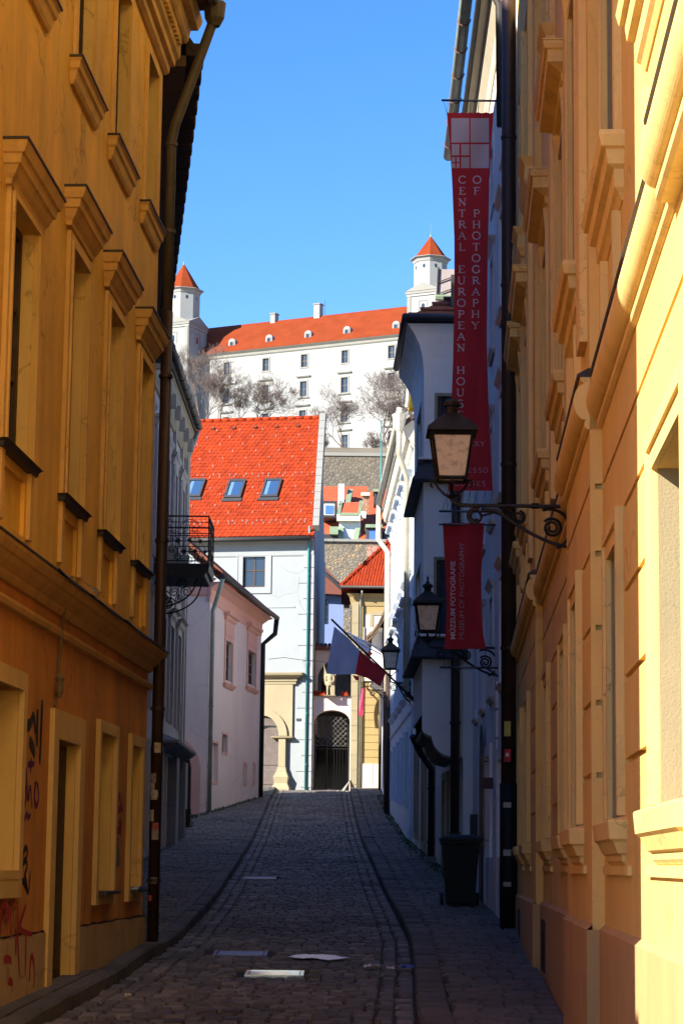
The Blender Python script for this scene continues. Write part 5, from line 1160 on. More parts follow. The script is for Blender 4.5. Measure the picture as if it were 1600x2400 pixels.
M['rubble2'] = rubble('castle terrace stone', [(.10, .088, .072), (.15, .13, .10), (.125, .11, .09), (.17, .145, .115)], 3.8)
def block(name, label, cat, pxa, pxb, pya, pyb, Y, depth, mat, extra=0):
    a = at(pxa, pyb, Y); b = at(pxb, pya, Y); m = MB(); m.box(a.x, b.x, Y, Y+depth, a.z-extra, b.z)
    t = thing(name, ((a.x+b.x)/2, Y, a.z-extra), label, cat); mk('wall', m, M[mat], t); return t, a, b
t, a, b = block('rubble_wall', 'lower rubble stone wall between the buff roof and the houses above it', 'wall', 690, 990, 1272, 1480, 118, 1.2, 'rubble', 4)
for i in range(18): q = MB(); q.box(a.x+i*.4, a.x+i*.4+.38, 117.85, 119.3, b.z+.002, b.z+.14); mk('coping_stone', q, M['castletrim'], t)
t, a, b = block('terrace_wall', 'broad grey terrace wall of rubble stone below the castle trees', 'wall', 560, 1100, 1072, 1200, 168, 2.0, 'rubble2', 6)
m = MB(); m.box(a.x, b.x, 167.9, 170.2, b.z+.001, b.z+.25); mk('coping', m, M['castletrim'], t)
M['fartile'] = None
def tilemat(name, col):
    m, nt, b = newmat(name); p1 = pos(nt)
    w = N(nt, 'ShaderNodeTexWave', Scale=2.2, Distortion=.6); w.bands_direction = 'Z'; nt.links.new(p1, w.inputs[0])
    c = mixc(nt, 1.0, ramp(nt, noise(nt, p1, 1.1, 6), [(.3, mul(col, .78)), (.7, mul(col, 1.12))]), ramp(nt, w.outputs[0], [(.0, (.72,)*3), (.4, (1, 1, 1))]), 'MULTIPLY')
    nt.links.new(c, b.inputs['Base Color']); b.inputs['Roughness'].default_value = .85; bump(nt, b, w.outputs[0], .4, .05); return m
M['fartile'] = tilemat('hillside tile', (.40, .075, .022))
def quadroof(p0, p1, p2, p3, th=.15):
    m = MB(); V = [tuple(p) for p in (p0, p1, p2, p3)]; m.add(V+[(x, y, z-th) for x, y, z in V], [(0, 1, 2, 3), (7, 6, 5, 4), (0, 4, 5, 1), (1, 5, 6, 2), (2, 6, 7, 3), (3, 7, 4, 0)]); return m
def pbox(pxa, pxb, pya, pyb, Y, dep):
    a = at(pxa, pyb, Y); b = at(pxb, pya, Y); m = MB(); m.box(a.x, b.x, Y, Y+dep, a.z, b.z); return m
# left house of the terrace
YA, YB = 130.0, 137.0
t = thing('terrace_house', (0, 132, 18), 'hillside house with orange roof, green-edged gable dormer and pale chimney', 'building')
mk('wall', pbox(735, 852, 1255, 1330, YA+.3, 6), M['blue_shaded'], t)
mk('roof', quadroof(at(735, 1272, YA), at(852, 1268, YA), at(862, 1140, YB), at(748, 1140, YB)), M['fartile'], t)
mk('chimney', pbox(792, 806, 1134, 1190, 134.2, .8), M['bluewhite'], t)
q = mk('skylight', quadroof(at(809, 1174, 133.6), at(821, 1174, 133.6), at(827, 1146, 135.0), at(815, 1146, 135.0), .2), M['greenmetal'], t)
q = mk('dormer', pbox(757, 790, 1174, 1212, 130.6, 3.5), M['leaddark'], t)
mk('pane', pbox(762, 781, 1184, 1204, 130.5, .08), glassy('hill pane', (.06, .14, .42), .1), q)
mk('pane_frame', pbox(759, 784, 1181, 1207, 130.55, .04), M['white'], q)
# gable dormer
g_ = mk('gable_dormer', pbox(794, 845, 1216, 1280, 129.2, 4), M['bluewhite'], t)
mk('dormer_roof', quadroof(at(793, 1208, 128.9), at(840, 1206, 128.9), at(846, 1176, 131.5), at(800, 1178, 131.5)), M['fartile'], g_)
mk('verge', quadroof(at(789, 1207, 128.85), at(797, 1207, 128.85), at(803, 1173, 131.5), at(795, 1173, 131.5), .3), M['greenmetal'], g_)
mk('verge', quadroof(at(838, 1206, 128.85), at(846, 1206, 128.85), at(850, 1173, 131.5), at(842, 1173, 131.5), .3), M['greenmetal'], g_)
mk('dormer_eave', pbox(789, 844, 1206, 1220, 128.7, .4), M['cream'], g_)
mk('dormer_gutter', pbox(794, 838, 1202, 1207, 128.65, .15), M['greenmetal'], g_)
mk('dormer_cheek', quadroof(at(826, 1270, 128.6), at(838, 1268, 128.6), at(844, 1235, 129.1), at(832, 1236, 129.1), .2), M['greenmetal'], g_)
mk('dormer_cheek', quadroof(at(793, 1274, 128.6), at(806, 1274, 128.6), at(804, 1232, 129.1), at(792, 1234, 129.1), .2), M['greenmetal'], g_)
mk('parapet', pbox(772, 792, 1234, 1252, 128.4, .5), M['greenmetal'], t)
mk('roof_terrace', pbox(758, 800, 1252, 1272, 128.9, .3), M['leaddark'], t)
bc = mk('brick_chimney', pbox(849, 864, 1158, 1206, 129.6, .8), rubble('old brick', [(.35, .16, .09), (.42, .24, .15), (.30, .14, .09)], 5), t)
mk('chimney_cap', pbox(846, 866, 1154, 1161, 129.4, 1.2), M['cream'], bc)
mk('heat_pump', pbox(846, 857, 1199, 1214, 128.9, .3), M['white'], t)
# right house of the terrace
t = thing('dormer_house', (3.5, 131, 18), 'hillside house with a broad orange roof and a grey dormer with a blue pane', 'building')
mk('wall', pbox(840, 960, 1270, 1330, 128.4, 6), M['blue_shaded'], t)
mk('roof', quadroof(at(838, 1274, 128), at(965, 1274, 128), at(965, 1142, 136), at(866, 1150, 136)), M['fartile'], t)
q = mk('dormer', pbox(857, 895, 1232, 1272, 127.6, 4), M['skyframe'], t)
mk('pane', pbox(865, 885, 1243, 1270, 127.5, .08), bpy.data.materials['hill pane'], q)
mk('dormer_lid', pbox(856, 896, 1229, 1236, 127.3, 4.4), M['greenmetal'], q)
q = mk('side_dormer', pbox(898, 925, 1240, 1270, 127.8, 3), M['leaddark'], t); mk('pane', pbox(914, 926, 1244, 1262, 127.7, .08), bpy.data.materials['hill pane'], q)
q = mk('chimney', pbox(876, 892, 1150, 1182, 131.5, 1.4), M['leaddark'], t); mk('chimney_cap', pbox(874, 894, 1146, 1152, 131.3, 1.8), M['greenmetal'], q)
mk('eaves_beam', pbox(832, 930, 1268, 1275, 127.7, .4), M['greenmetal'], t)
q = pbox(868, 900, 1282, 1300, 112, .6); t2 = thing('dark_lean_to', at(884, 1300, 112), 'dark sheet lean-to roof above the buff house ridge', 'roof')
mk('sheet', quadroof(at(874, 1306, 111.5), at(922, 1262, 111.5), at(928, 1262, 113.5), at(892, 1276, 113.5), .3), M['leaddark'], t2)
t2 = thing('red_shed_wall', at(885, 1330, 117.2), 'reddish rough wall beside the rubble stone wall', 'wall')
mk('wall', pbox(860, 905, 1278, 1360, 117.2, .5), rubble('red rubble', [(.33, .15, .11), (.42, .22, .17), (.36, .18, .14)], 3.2), t2)
# ------------------------------------------------------------------ castle
CA = at(430, 838, 470); CZE = CA.z
def solveY(px, py, z): return (z-EYE)/ray(px, py)[1]
yb = solveY(955, 783, CZE); CB = at(955, 783, yb)
CW = Wall((CA.x, CA.y), (CB.x, CB.y), 1); CL = CW.L
t = thing('castle', (-10, 460, 76), 'white castle with orange roof, dormers and corner towers on the hill', 'castle')
rowpx = [([(446, 870), (532, 863), (623, 855), (713, 846), (808, 838), (917, 826)], 16, 30, 0), ([(444, 932), (530, 928), (622, 922), (711, 912), (807, 903), (917, 895)], 17, 36, 1), ([(530, 992), (622, 986), (709, 977), (807, 977), (917, 962)], 17, 36, 1), ([(530, 1055), (622, 1050), (709, 1045), (807, 1045), (917, 1030)], 17, 36, 1)]
ops = []; meta = []
for pts, w_, h_, hd in rowpx:
    zr = sum(CW.at(*p)[1] for p in pts)/len(pts)
    for p in pts:
        s_, _ = CW.at(*p); k_ = .0868; ops.append((s_-w_*k_/2, s_+w_*k_/2, zr-h_*k_/2, zr+h_*k_/2, .35)); meta.append(hd)
mk('wall', MB(CW).body(-2, CL+3, 70, CZE, 26, ops), M['castle'], t)
for (a, b, c, d_, e), hd in zip(ops, meta):
    o = casement(t, CW, a, b, c, d_, .3, 2, 2, 'greywood', .12, .12, False)
    mk('surround', MB(CW).ring(a, b, c, d_, .28, .01, .10), M['castletrim'], o)
    if hd: mk('hood', MB(CW).stack(a-.45, b+.45, [(d_+.75, .1), (d_+.85, .3), (d_+1.05, .45), (d_+1.12, .45)], -.05), M['castletrim'], o); mk('sill', MB(CW).stack(a-.4, b+.4, [(c-.5, .1), (c-.32, .3), (c-.29, .3)], -.05), M['castletrim'], o)
mk('cornice', MB(CW).stack(-2, CL+3, [(CZE-1.1, .1), (CZE-.9, .25), (CZE-.5, .3), (CZE-.1, .8), (CZE, .9)], -.1), M['castletrim'], t)
M['castletile'] = simple('castle roof tile', (.20, .037, .011), .9, 0, .14, .4, 0, .1)
RD = 9.0; rz_ = (solveY(955, 712, 0) and 0)
# ridge height from the photo at the right end
d0 = ray(955, 712); pR = CW(CL, 0, -RD); ridge = EYE+d0[1]*(pR[1])
m = MB(CW); m.loft([[(s_, z, n) for n, z in ((.9, CZE+.02), (.9, CZE+.25), (-RD, ridge), (-2*RD-.9, CZE+.2), (-2*RD-.9, CZE))] for s_ in (-2, CL+3)])
mk('roof', m, M['castletile'], t)
sl_ = (ridge-CZE)/RD
for px, py in ((470, 811), (544, 805), (631, 793), (722, 786), (813, 776), (928, 765)):
    s_, _ = CW.at(px, py+10, -1.2); zc_ = CZE+1.15*sl_+.2
    m = MB(CW); w_ = .78; pts = [(s_-w_, zc_-.2), (s_+w_, zc_-.2), (s_+w_, zc_+1.3)]+[(s_+w_*math.cos(R(a)), zc_+1.3+.7*math.sin(R(a))) for a in range(15, 180, 15)]+[(s_-w_, zc_+1.3)]
    m.prism(pts, -3.4, -1.0); o = mk('dormer', m, M['castle'], t)
    mk('dormer_window', MB(CW).prism([(s_-.36, zc_), (s_+.36, zc_), (s_+.36, zc_+1.1), (s_, zc_+1.35), (s_-.36, zc_+1.1)], -.999, -.95), M['glass'], o)
    mk('dormer_trim', MB(CW).ring(s_-.36, s_+.36, zc_, zc_+1.25, .2, -.999, -.90), M['castletrim'], o)
for px, py, w_, h_ in ((643, 735, 1.1, 1.5), (746, 718, 1.35, 2.4)):
    s_, z = CW.at(px, py+12, -RD); o = mk('chimney', MB(CW).box(s_-w_/2, s_+w_/2, ridge-1.5, z+h_*.55, -RD-.8, -RD+.8), M['castle'], t)
    mk('chimney_cap', MB(CW).box(s_-w_/2-.15, s_+w_/2+.15, z+h_*.55, z+h_*.55+.25, -RD-.95, -RD+.95), M['castletrim'], o)
mk('lightning_rod', MB(CW).tube([(CL*.55, ridge, -RD), (CL*.55, ridge+3.2, -RD)], .05, 4), M['iron'], t)
def tower(cx, cy, zs, hw, rod):
    """square shaft with pediments, octagonal drum, spire roof; zs = key heights"""
    zped, zdrum, zroof, zap = zs; ux, uy = CW.u; nx, ny = CW.n
    T = lambda s_, z, n: (cx+ux*s_+nx*n, cy+uy*s_+ny*n, z)
    o = bpy.data.objects.new('tower', None); scene.collection.objects.link(o); o.parent = t; o.location = Vector((cx, cy, 76))-t.location
    sh = MB(T); sh.box(-hw, hw, 76, zped-2.2, -hw, hw); sh.box(-hw-.2, hw+.2, zped-2.2, zped-1.7, -hw-.2, hw+.2); mk('shaft', sh, M['castle'], o)
    bd = MB(T); h2 = hw+.35; bd.box(-h2, h2, zped-1.699, zped-1.2, -h2, h2)
    mk('entablature', bd, M['castletrim'], o)
    for ax in range(4):
        ca, sa_ = [(1, 0), (0, 1), (-1, 0), (0, -1)][ax]; T2 = (lambda s_, z, n, ca=ca, sa_=sa_: T(s_*ca-n*sa_, z, s_*sa_+n*ca))
        pd = MB(T2); pd.prism([(-h2, zped-1.19), (h2, zped-1.19), (0, zped+.5)], hw*.2, h2+.1); mk('pediment', pd, M['castletrim'], o)
        wd = MB(T2); wd.prism([(-.32, zped-5.2), (.32, zped-5.2), (.32, zped-4.0), (0, zped-3.75), (-.32, zped-4.0)], hw+.01, hw+.06); mk('tower_window', wd, M['glass'], o)
        wr = MB(T2); wr.ring(-.8, .8, zped-5.6, zped-3.3, .2, hw+.005, hw+.09, False); mk('blind_arch', wr, M['castletrim'], o)
        for q in (-hw, hw-.7): mk('corner_strip', MB(T2).box(q+.01, q+.69, 80, zped-2.21, hw+.004, hw+.14), M['castletrim'], o)
    rd = hw*.98; dm = MB(); dm.lathe((cx, cy, 0), [(rd, zped-1.1), (rd, zroof-1.0), (rd+.15, zroof-.9), (rd+.3, zroof-.4), (rd+.85, zroof-.1), (rd+.85, zroof)], 8, math.atan2(uy, ux)+R(22.5)); mk('drum', dm, M['castle'], o)
    for k_ in range(8):
        a = math.atan2(uy, ux)+k_*math.pi/4; q = MB(); rr = rd*math.cos(math.pi/8)
        c_ = Vector((cx+rr*math.cos(a), cy+rr*math.sin(a), (zdrum+zroof)/2-.2)); tv = Vector((-math.sin(a), math.cos(a), 0)); nv = Vector((math.cos(a), math.sin(a), 0))
        ring_ = [tuple(c_+tv*.28*math.cos(b)+Vector((0, 0, 1))*.42*math.sin(b)+nv*.03) for b in [j*math.pi/5 for j in range(10)]]
        q.add(ring_, [tuple(range(10))]); mk('oculus', q, M['glass'], o)
    rf = MB(); rf.lathe((cx, cy, 0), [(rd+.35, zroof+.01), (rd*.98, zroof+.35), (.12, zap-.5)], 8, math.atan2(uy, ux)+R(22.5)); mk('spire', rf, M['castletile'], o)
    tp = MB(); tp.lathe((cx, cy, 0), [(.22, zap-.75), (.16, zap-.2), (.03, zap+.2)]+([(.03, zap+rod)] if rod else []), 6); mk('finial', tp, M['greenmetal'], o)
# left tower stands at the left corner, in front of the wall
TY = 466.0; tc = at(428, 760, TY+2.5)
def zat(py, px=430, Y=TY): return at(px, py, Y).z
tower(tc.x, tc.y, (zat(746), zat(713), zat(676), zat(607)), 3.65, 0)
TY = yb-3; tc = at(1008, 690, TY+2.5)
def zat2(py): return at(1008, py, TY).z
tower(tc.x, tc.y, (zat2(669), zat2(641), zat2(601), zat2(541)), 3.4, 2.2)
# ------------------------------------------------------------------ bare trees
M['bark'] = simple('grey bark', (.16, .12, .10), .9, 0, .3, 3, 0)
M['twig'] = simple('fine twigs', (.12, .092, .08), .9, 0, .25, 2, 0)
def bare_tree(x, y, z, h, label, seed, spread=1.0, lean=0.0):
    rng = random.Random(seed); br = MB(); tw = MB()
    def grow(p, d, l, r, lev):
        n_ = 3; pts = [p]; q = p; dd = d
        for i in range(n_):
            dd = (dd+Vector((rng.gauss(0, .16), rng.gauss(0, .16), rng.gauss(.05, .10)))).normalized(); q = q+dd*(l/n_); pts.append(q)
        (br if lev < 2 else tw).tube([tuple(v) for v in pts], [r*(1-.4*i/n_) for i in range(n_+1)], 5 if lev < 2 else 3, False)
        if lev >= 7: return
        kids = 3 if lev in (0, 2, 4) else 2 if lev else 3
        if lev >= 3: kids = 3
        for c in range(kids+(1 if lev in (1,) else 0)):
            az = rng.uniform(0, 2*math.pi); tilt = rng.uniform(.30, .80)*spread
            ax = dd.orthogonal().normalized(); ax = Matrix.Rotation(az, 3, dd) @ ax
            nd = (Matrix.Rotation(tilt, 3, ax) @ dd); nd.z += .10; nd.normalize()
            st = pts[-1] if c == 0 else pts[rng.choice((2, 3, 3))]
            grow(st, nd, l*rng.uniform(.64, .86), max(.015, r*.57), lev+1)
    d0 = Vector((lean, 0, 1)).normalized(); grow(Vector((x, y, z)), d0, h*.36, h*.018, 0)
    t = thing('bare_tree', (x, y, z), label, 'tree', 'bare trees below the castle')
    mk('trunk', br, M['bark'], t); mk('crown', tw, M['twig'], t)
for px, pyb, Y, h_, sd_, lab, sp, ln in ((462, 1010, 330, 10.6, 1, 'tall bare tree in front of the castle nearest the left edge of the roofs', .85, 0), (500, 1012, 326, 8.2, 2, 'slender bare tree just right of the tallest one on the left', .8, 0), (545, 1008, 332, 6.4, 3, 'short bare bush-like tree between the two crowns on the left', 1.0, 0),
        (598, 1012, 330, 7.8, 4, 'round-crowned bare tree rising behind the orange roof', 1.05, .05), (830, 1078, 300, 8.2, 5, 'wide bare tree above the terrace wall, left of the big one', 1.15, -.2), (898, 1078, 296, 11.2, 6, 'big bare tree right of the castle windows above the terrace wall', 1.05, 0), (945, 1072, 300, 10.5, 7, 'bare tree half hidden behind the pale blue house gutter', .9, 0), (870, 1080, 290, 4.5, 8, 'low bare shrub on the terrace wall edge', 1.2, 0), (480, 1014, 322, 9.2, 9, 'dense bare tree between the two tall ones at the left', .9, .05), (620, 1012, 335, 6.2, 10, 'small bare tree to the right of the round-crowned one', 1.0, .1), (925, 1078, 292, 9.0, 11, 'bare tree crowding the big one from the right', 1.1, .05), (800, 1080, 305, 5.0, 12, 'low spreading bare tree farthest left above the terrace wall', 1.2, -.25)):
    p = at(px, pyb, Y); bare_tree(p.x, p.y, p.z-1, h_, lab, sd_, sp, ln)
m = MB(); a = at(893, 1180, 160); b = at(893, 985, 160); t2 = thing('antenna_mast', a, 'thin green antenna mast standing before the terrace wall', 'mast')
mk('mast', MB().tube([tuple(a), tuple(b)], [.09, .04], 5), M['greenpipe'], t2)
# ------------------------------------------------------------------ wall lanterns
lm, nt, b_ = newmat('stained opal glass'); p1 = pos(nt)
n1 = ramp(nt, noise(nt, p1, 16, 8, .75), [(.50, (.92, .80, .62)), (.66, (.20, .11, .06))]); 
nt.links.new(mixc(nt, .8, (.92, .82, .64), n1), b_.inputs['Base Color']); b_.inputs['Roughness'].default_value = .5
tr = N(nt, 'ShaderNodeBsdfTranslucent'); tr.inputs[0].default_value = (.95, .82, .60, 1); mx = N(nt, 'ShaderNodeMixShader'); mx.inputs[0].default_value = .25
out = [n for n in nt.nodes if n.type == 'OUTPUT_MATERIAL'][0]; nt.links.new(b_.outputs[0], mx.inputs[1]); nt.links.new(tr.outputs[0], mx.inputs[2]); nt.links.new(mx.outputs[0], out.inputs[0])
M['opal'] = lm
def lantern(Y, px, pybar, wallx, label, sc=1.0, up=.0, drop=.5, pyglass=None, tall=True):
    c = at(px, pybar, Y); x, y, zb = c
    t = thing('wall_lantern', (x, y, zb), label, 'street lamp', 'wall lanterns on scrolled brackets')
    z0 = (at(px, pyglass, Y).z if pyglass else zb+.2); k = sc; hb, ht, hg = .115*k, .165*k, .365*k
    T = lambda a, b, c_: (x+a, y+b, z0+c_)
    fr = MB(T); cn = [(-1, -1), (1, -1), (1, 1), (-1, 1)]
    for a, b in cn: fr.tube([(a*hb, b*hb, 0), (a*ht, b*ht, hg)], .013*k, 5)
    for h_, r_ in ((0, hb), (hg, ht)):
        for (a, b), (c_, d_) in zip(cn, cn[1:]+cn[:1]): fr.tube([(a*r_, b*r_, h_), (c_*r_, d_*r_, h_)], .017*k, 5)
    mk('lantern_frame', fr, M['iron'], t)
    for (a, b), (c_, d_) in zip(cn, cn[1:]+cn[:1]):
        q = MB(T); i = .97; q.add([(a*hb*i, b*hb*i, .01), (c_*hb*i, d_*hb*i, .01), (c_*ht*i, d_*ht*i, hg-.01), (a*ht*i, b*ht*i, hg-.01)], [(0, 1, 2, 3)]); mk('lantern_pane', q, M['opal'], t)
    rf = MB(T); rf.loft([[(a*r_, b*r_, h_) for a, b in cn] for r_, h_ in ((ht+.03*k, hg+.012), (ht+.045*k, hg+.02), (ht+.04*k, hg+.05*k), (.062*k, hg+.185*k), (.05*k, hg+.19*k))])
    o = mk('lantern_roof', rf, M['iron'], t)
    mk('chimney_cap', MB(T).lathe((0, 0, hg+.17*k), [(.05*k, 0), (.052*k, .08*k), (.075*k, .085*k), (.07*k, .12*k), (.03*k, .15*k)], 8), M['iron'], o)
    if tall: mk('finial', MB(T).lathe((0, 0, hg+.30*k), [(.012*k, 0), (.028*k, .03*k), (.010*k, .06*k), (.02*k, .08*k), (.004*k, .12*k)], 6), M['iron'], o)
    st = MB(T)
    for a, b in ((-1, 0), (1, 0), (0, -1), (0, 1)):
        st.tube([(a*hb, b*hb, 0), (a*hb*1.2, b*hb*1.2, -.02), (a*hb*.95, b*hb*.95, -.07*k), (a*hb*.45, b*hb*.45, -.13*k), (0, 0, -.14*k)], .011*k, 5)
        st.tube([(a*hb*1.15, b*hb*1.15, -.01), (a*hb*1.45, b*hb*1.45, -.0), (a*hb*1.5, b*hb*1.5, -.05*k), (a*hb*1.35, b*hb*1.35, -.07*k)], .010*k, 5)
    st.lathe((0, 0, -.16*k), [(.02*k, 0), (.045*k, .015*k), (.03*k, .03*k)], 8)
    mk('cradle', st, M['iron'], t)
    zs = z0-.15*k; bx = wallx-x; B = MB(lambda a, b, c_: (x+a, y, b))
    B.tube([(0, zs, 0), (0.0, zb+.05, 0), (.03, zb+.015, 0), (.08, zb, 0), (bx, zb, 0)], .016*k, 6)
    for q in (.42, .70): B.box(bx*q-.03, bx*q+.03, zb-.022, zb+.024, -.03, .03)
    T3 = lambda P: [(u*bx, zb-v, 0) for u, v in P]
    def crv(f, r, n=26): B.tube([(*p, 0) for p in f], r*k, 5)
    crv([(bx-.0, zb-drop*.98)]+[(bx*(1-.62*i/12), zb-drop*(.98-.86*(i/12)**1.6)+.0) for i in range(1, 13)]+[(bx*.25, zb-.03)], .016)
    crv(arc(bx*.82, zb-drop*.55, drop*.48, -70, 110, 14), .014)
    crv(spiral(bx*.84, zb-drop*.52, drop*.24, .02, 140, -2.0, 34), .013)
    crv(spiral(bx*.56, zb-drop*.28, drop*.17, .02, 80, -1.7, 26), .011)
    crv(spiral(bx*.20, zb-drop*.26, drop*.20, .03, 60, 1.7, 28), .012)
    crv(arc(bx*.42, zb-drop*.42, drop*.36, 100, 15, 10), .011)
    crv([(bx*.25, zb-.25*drop), (bx*.36, zb-.16*drop), (bx*.5, zb-.32*drop)], .010)
    mk('bracket', B, M['iron'], t)
    mk('wall_plate', MB().box(wallx-.02, wallx+.01, y-.04, y+.04, zb-drop-.08, zb+.08), M['iron'], t)
lantern(17.75, 1057, 1184, .9+.051*17.75-.0, 'large rusty lantern with pale stained glass on the yellow house, nearest the camera', .95, drop=.33, pyglass=1124, tall=False)
lantern(34.4, 1001, 1517, 2.36, 'mid-distance lantern half behind the small red banner', 1.08, drop=.42, pyglass=1480)
lantern(58.2, 914, 1600, 1.82, 'lantern beside the flag on the pale blue house', 1.18, drop=.5, pyglass=1568)
lantern(72.0, 861, 1617, 1.69, 'farthest lantern, partly hidden by the flag', 1.05, drop=.45, pyglass=1598)
# ------------------------------------------------------------------ red banners on the museum
def tab(T, v): return lerp_table(T, max(v, T[0][0]+1e-6))
class Cloth:
    def __init__(c, Y, L, R_): c.Y = Y; c.L = L; c.R = R_
    def at(c, u, py, off=0.0):
        a = tab(c.L, py); b = tab(c.R, py)
        return tuple(at(a+(b-a)*u, py, c.Y+.035*math.sin(u*5+py*.011)+.022*math.sin(py*.031+u*3)-off))
    def px(c, px, py, off=.004):
        a = tab(c.L, py); b = tab(c.R, py); return c.at((px-a)/(b-a), py, off)
def cloth_mesh(c, nu, nv):
    m = MB(); y0, y1 = c.L[0][0], c.L[-1][0]
    V = [c.at(i/nu, y0+(y1-y0)*j/nv+(2.5*abs(math.sin(i/nu*math.pi*6)) if j == 0 else 0)) for j in range(nv+1) for i in range(nu+1)]
    return m.add(V, [(j*(nu+1)+i, j*(nu+1)+i+1, (j+1)*(nu+1)+i+1, (j+1)*(nu+1)+i) for j in range(nv) for i in range(nu)])
def clothmat(name, col):
    m, nt, b = newmat(name); p1 = pos(nt)
    nt.links.new(ramp(nt, noise(nt, pos(nt, (3, 3, .8)), 1.4, 6), [(.3, mul(col, .82)), (.7, mul(col, 1.1))]), b.inputs['Base Color']); b.inputs['Roughness'].default_value = .85
    tr = N(nt, 'ShaderNodeBsdfTranslucent'); tr.inputs[0].default_value = (*col, 1); mx = N(nt, 'ShaderNodeMixShader'); mx.inputs[0].default_value = .45
    out = [n for n in nt.nodes if n.type == 'OUTPUT_MATERIAL'][0]; nt.links.new(b.outputs[0], mx.inputs[1]); nt.links.new(tr.outputs[0], mx.inputs[2]); nt.links.new(mx.outputs[0], out.inputs[0])
    bump(nt, b, noise(nt, pos(nt, (2, 2, .5)), 2.0, 4), .3, .05); return m
M['redcloth'] = clothmat('red banner cloth', (.62, .03, .035)); M['print'] = clothmat('white print', (.80, .78, .80)); M['dimprint'] = clothmat('dim print', (.62, .45, .46))
CB_ = Cloth(33.0, [(263, 1046), (330, 1053), (430, 1059), (560, 1064), (700, 1064), (850, 1061), (1000, 1055), (1150, 1049)], [(263, 1156), (330, 1151), (430, 1146), (600, 1142), (800, 1140), (950, 1144), (1050, 1149), (1150, 1154)])
t = thing('tall_red_banner', at(1100, 1150, 33.0), 'tall red vertical banner with white grid logo and stacked serif lettering', 'banner')
mk('cloth', cloth_mesh(CB_, 12, 60), M['redcloth'], t, True)
def patch(c, x0, x1, y0, y1, off=.005):
    m = MB(); nu, nv = 4, max(2, int((y1-y0)/15)); V = [c.px(x0+(x1-x0)*i/nu, y0+(y1-y0)*j/nv, off) for j in range(nv+1) for i in range(nu+1)]
    return m.add(V, [(j*(nu+1)+i, j*(nu+1)+i+1, (j+1)*(nu+1)+i+1, (j+1)*(nu+1)+i) for j in range(nv) for i in range(nu)])
lg = MB()
for q in ((1057, 1099, 277, 334), (1102, 1145, 277, 334), (1102, 1145, 338, 394), (1058, 1076, 338, 364), (1080, 1099, 338, 364), (1080, 1099, 368, 394), (1058, 1066, 368, 380), (1069, 1076, 368, 380), (1058, 1066, 383, 394), (1069, 1076, 383, 394)):
    p_ = patch(CB_, *q); lg.add(p_.v, p_.f)
mk('grid_logo', lg, M['print'], t)
# a small serif alphabet: strokes in a 1 x 1 box (x, y, ...) with thick / thin weights and foot serifs
TH, TN = .075, .04
def A_(cx, cy, rx, ry, a0, a1, n=14): return [(cx+rx*math.cos(R(a0+(a1-a0)*i/n)), cy+ry*math.sin(R(a0+(a1-a0)*i/n))) for i in range(n+1)]
GL_ = {
 'C': ([(A_(.52, .5, .42, .5, 40, 320), TH), ([(.84, .98), (.84, .74)], TN), ([(.84, .22), (.84, .10)], TN)], []),
 'G': ([(A_(.52, .5, .42, .5, 40, 330), TH), ([(.84, .98), (.84, .74)], TN), ([(.86, .42), (.86, .08)], TH)], [(.86, .42)]),
 'O': ([(A_(.5, .5, .44, .5, 0, 360, 22), .065)], []),
 'S': ([(A_(.5, .74, .28, .26, 30, 270, 12)+A_(.5, .26, .30, .26, 90, -150, 12), TH)], []),
 'E': ([([(.28, 0), (.28, 1)], TH), ([(.28, .97), (.82, .97), (.82, .80)], TN), ([(.28, .52), (.68, .52)], TN), ([(.28, .03), (.86, .03), (.86, .22)], TN)], [(.25, .02), (.25, .98)]),
 'F': ([([(.30, 0), (.30, 1)], TH), ([(.30, .97), (.82, .97), (.82, .78)], TN), ([(.30, .52), (.68, .52)], TN)], [(.30, .02), (.27, .98)]),
 'N': ([([(.20, 0), (.20, 1)], TN), ([(.16, 1), (.82, .02)], TH), ([(.82, 0), (.82, 1)], TN)], [(.20, .02), (.14, .98), (.82, .98)]),
 'T': ([([(.5, 0), (.5, 1)], TH), ([(.10, .78), (.12, .97), (.88, .97), (.90, .78)], TN)], [(.5, .02)]),
 'R': ([([(.24, 0), (.24, 1)], TH), ([(.24, .97)]+A_(.52, .74, .24, .23, 90, -90, 10)+[(.24, .51)], .055), ([(.48, .5), (.90, .02)], TH)], [(.24, .02), (.22, .98), (.90, .02)]),
 'P': ([([(.28, 0), (.28, 1)], TH), ([(.28, .97)]+A_(.56, .72, .25, .25, 90, -90, 10)+[(.28, .47)], .055)], [(.28, .02), (.26, .98)]),
 'A': ([([(.12, .02), (.50, 1.0)], TN), ([(.48, 1.0), (.88, .02)], TH), ([(.26, .36), (.74, .36)], TN)], [(.12, .02), (.88, .02)]),
 'L': ([([(.32, 0), (.32, 1)], TH), ([(.32, .03), (.84, .03), (.84, .22)], TN)], [(.32, .02), (.32, .98)]),
 'U': ([([(.18, 1), (.18, .36)]+A_(.48, .34, .30, .34, 180, 270, 8), TH), (A_(.48, .34, .32, .34, 270, 360, 8)+[(.80, 1)], TN)], [(.18, .98), (.80, .98)]),
 'H': ([([(.18, 0), (.18, 1)], TH), ([(.82, 0), (.82, 1)], TH), ([(.18, .5), (.82, .5)], TN)], [(.18, .02), (.18, .98), (.82, .02), (.82, .98)]),
 'Y': ([([(.14, 1), (.5, .48), (.5, 0)], TH), ([(.86, 1), (.5, .48)], TN)], [(.5, .02), (.14, .98), (.86, .98)]),
}
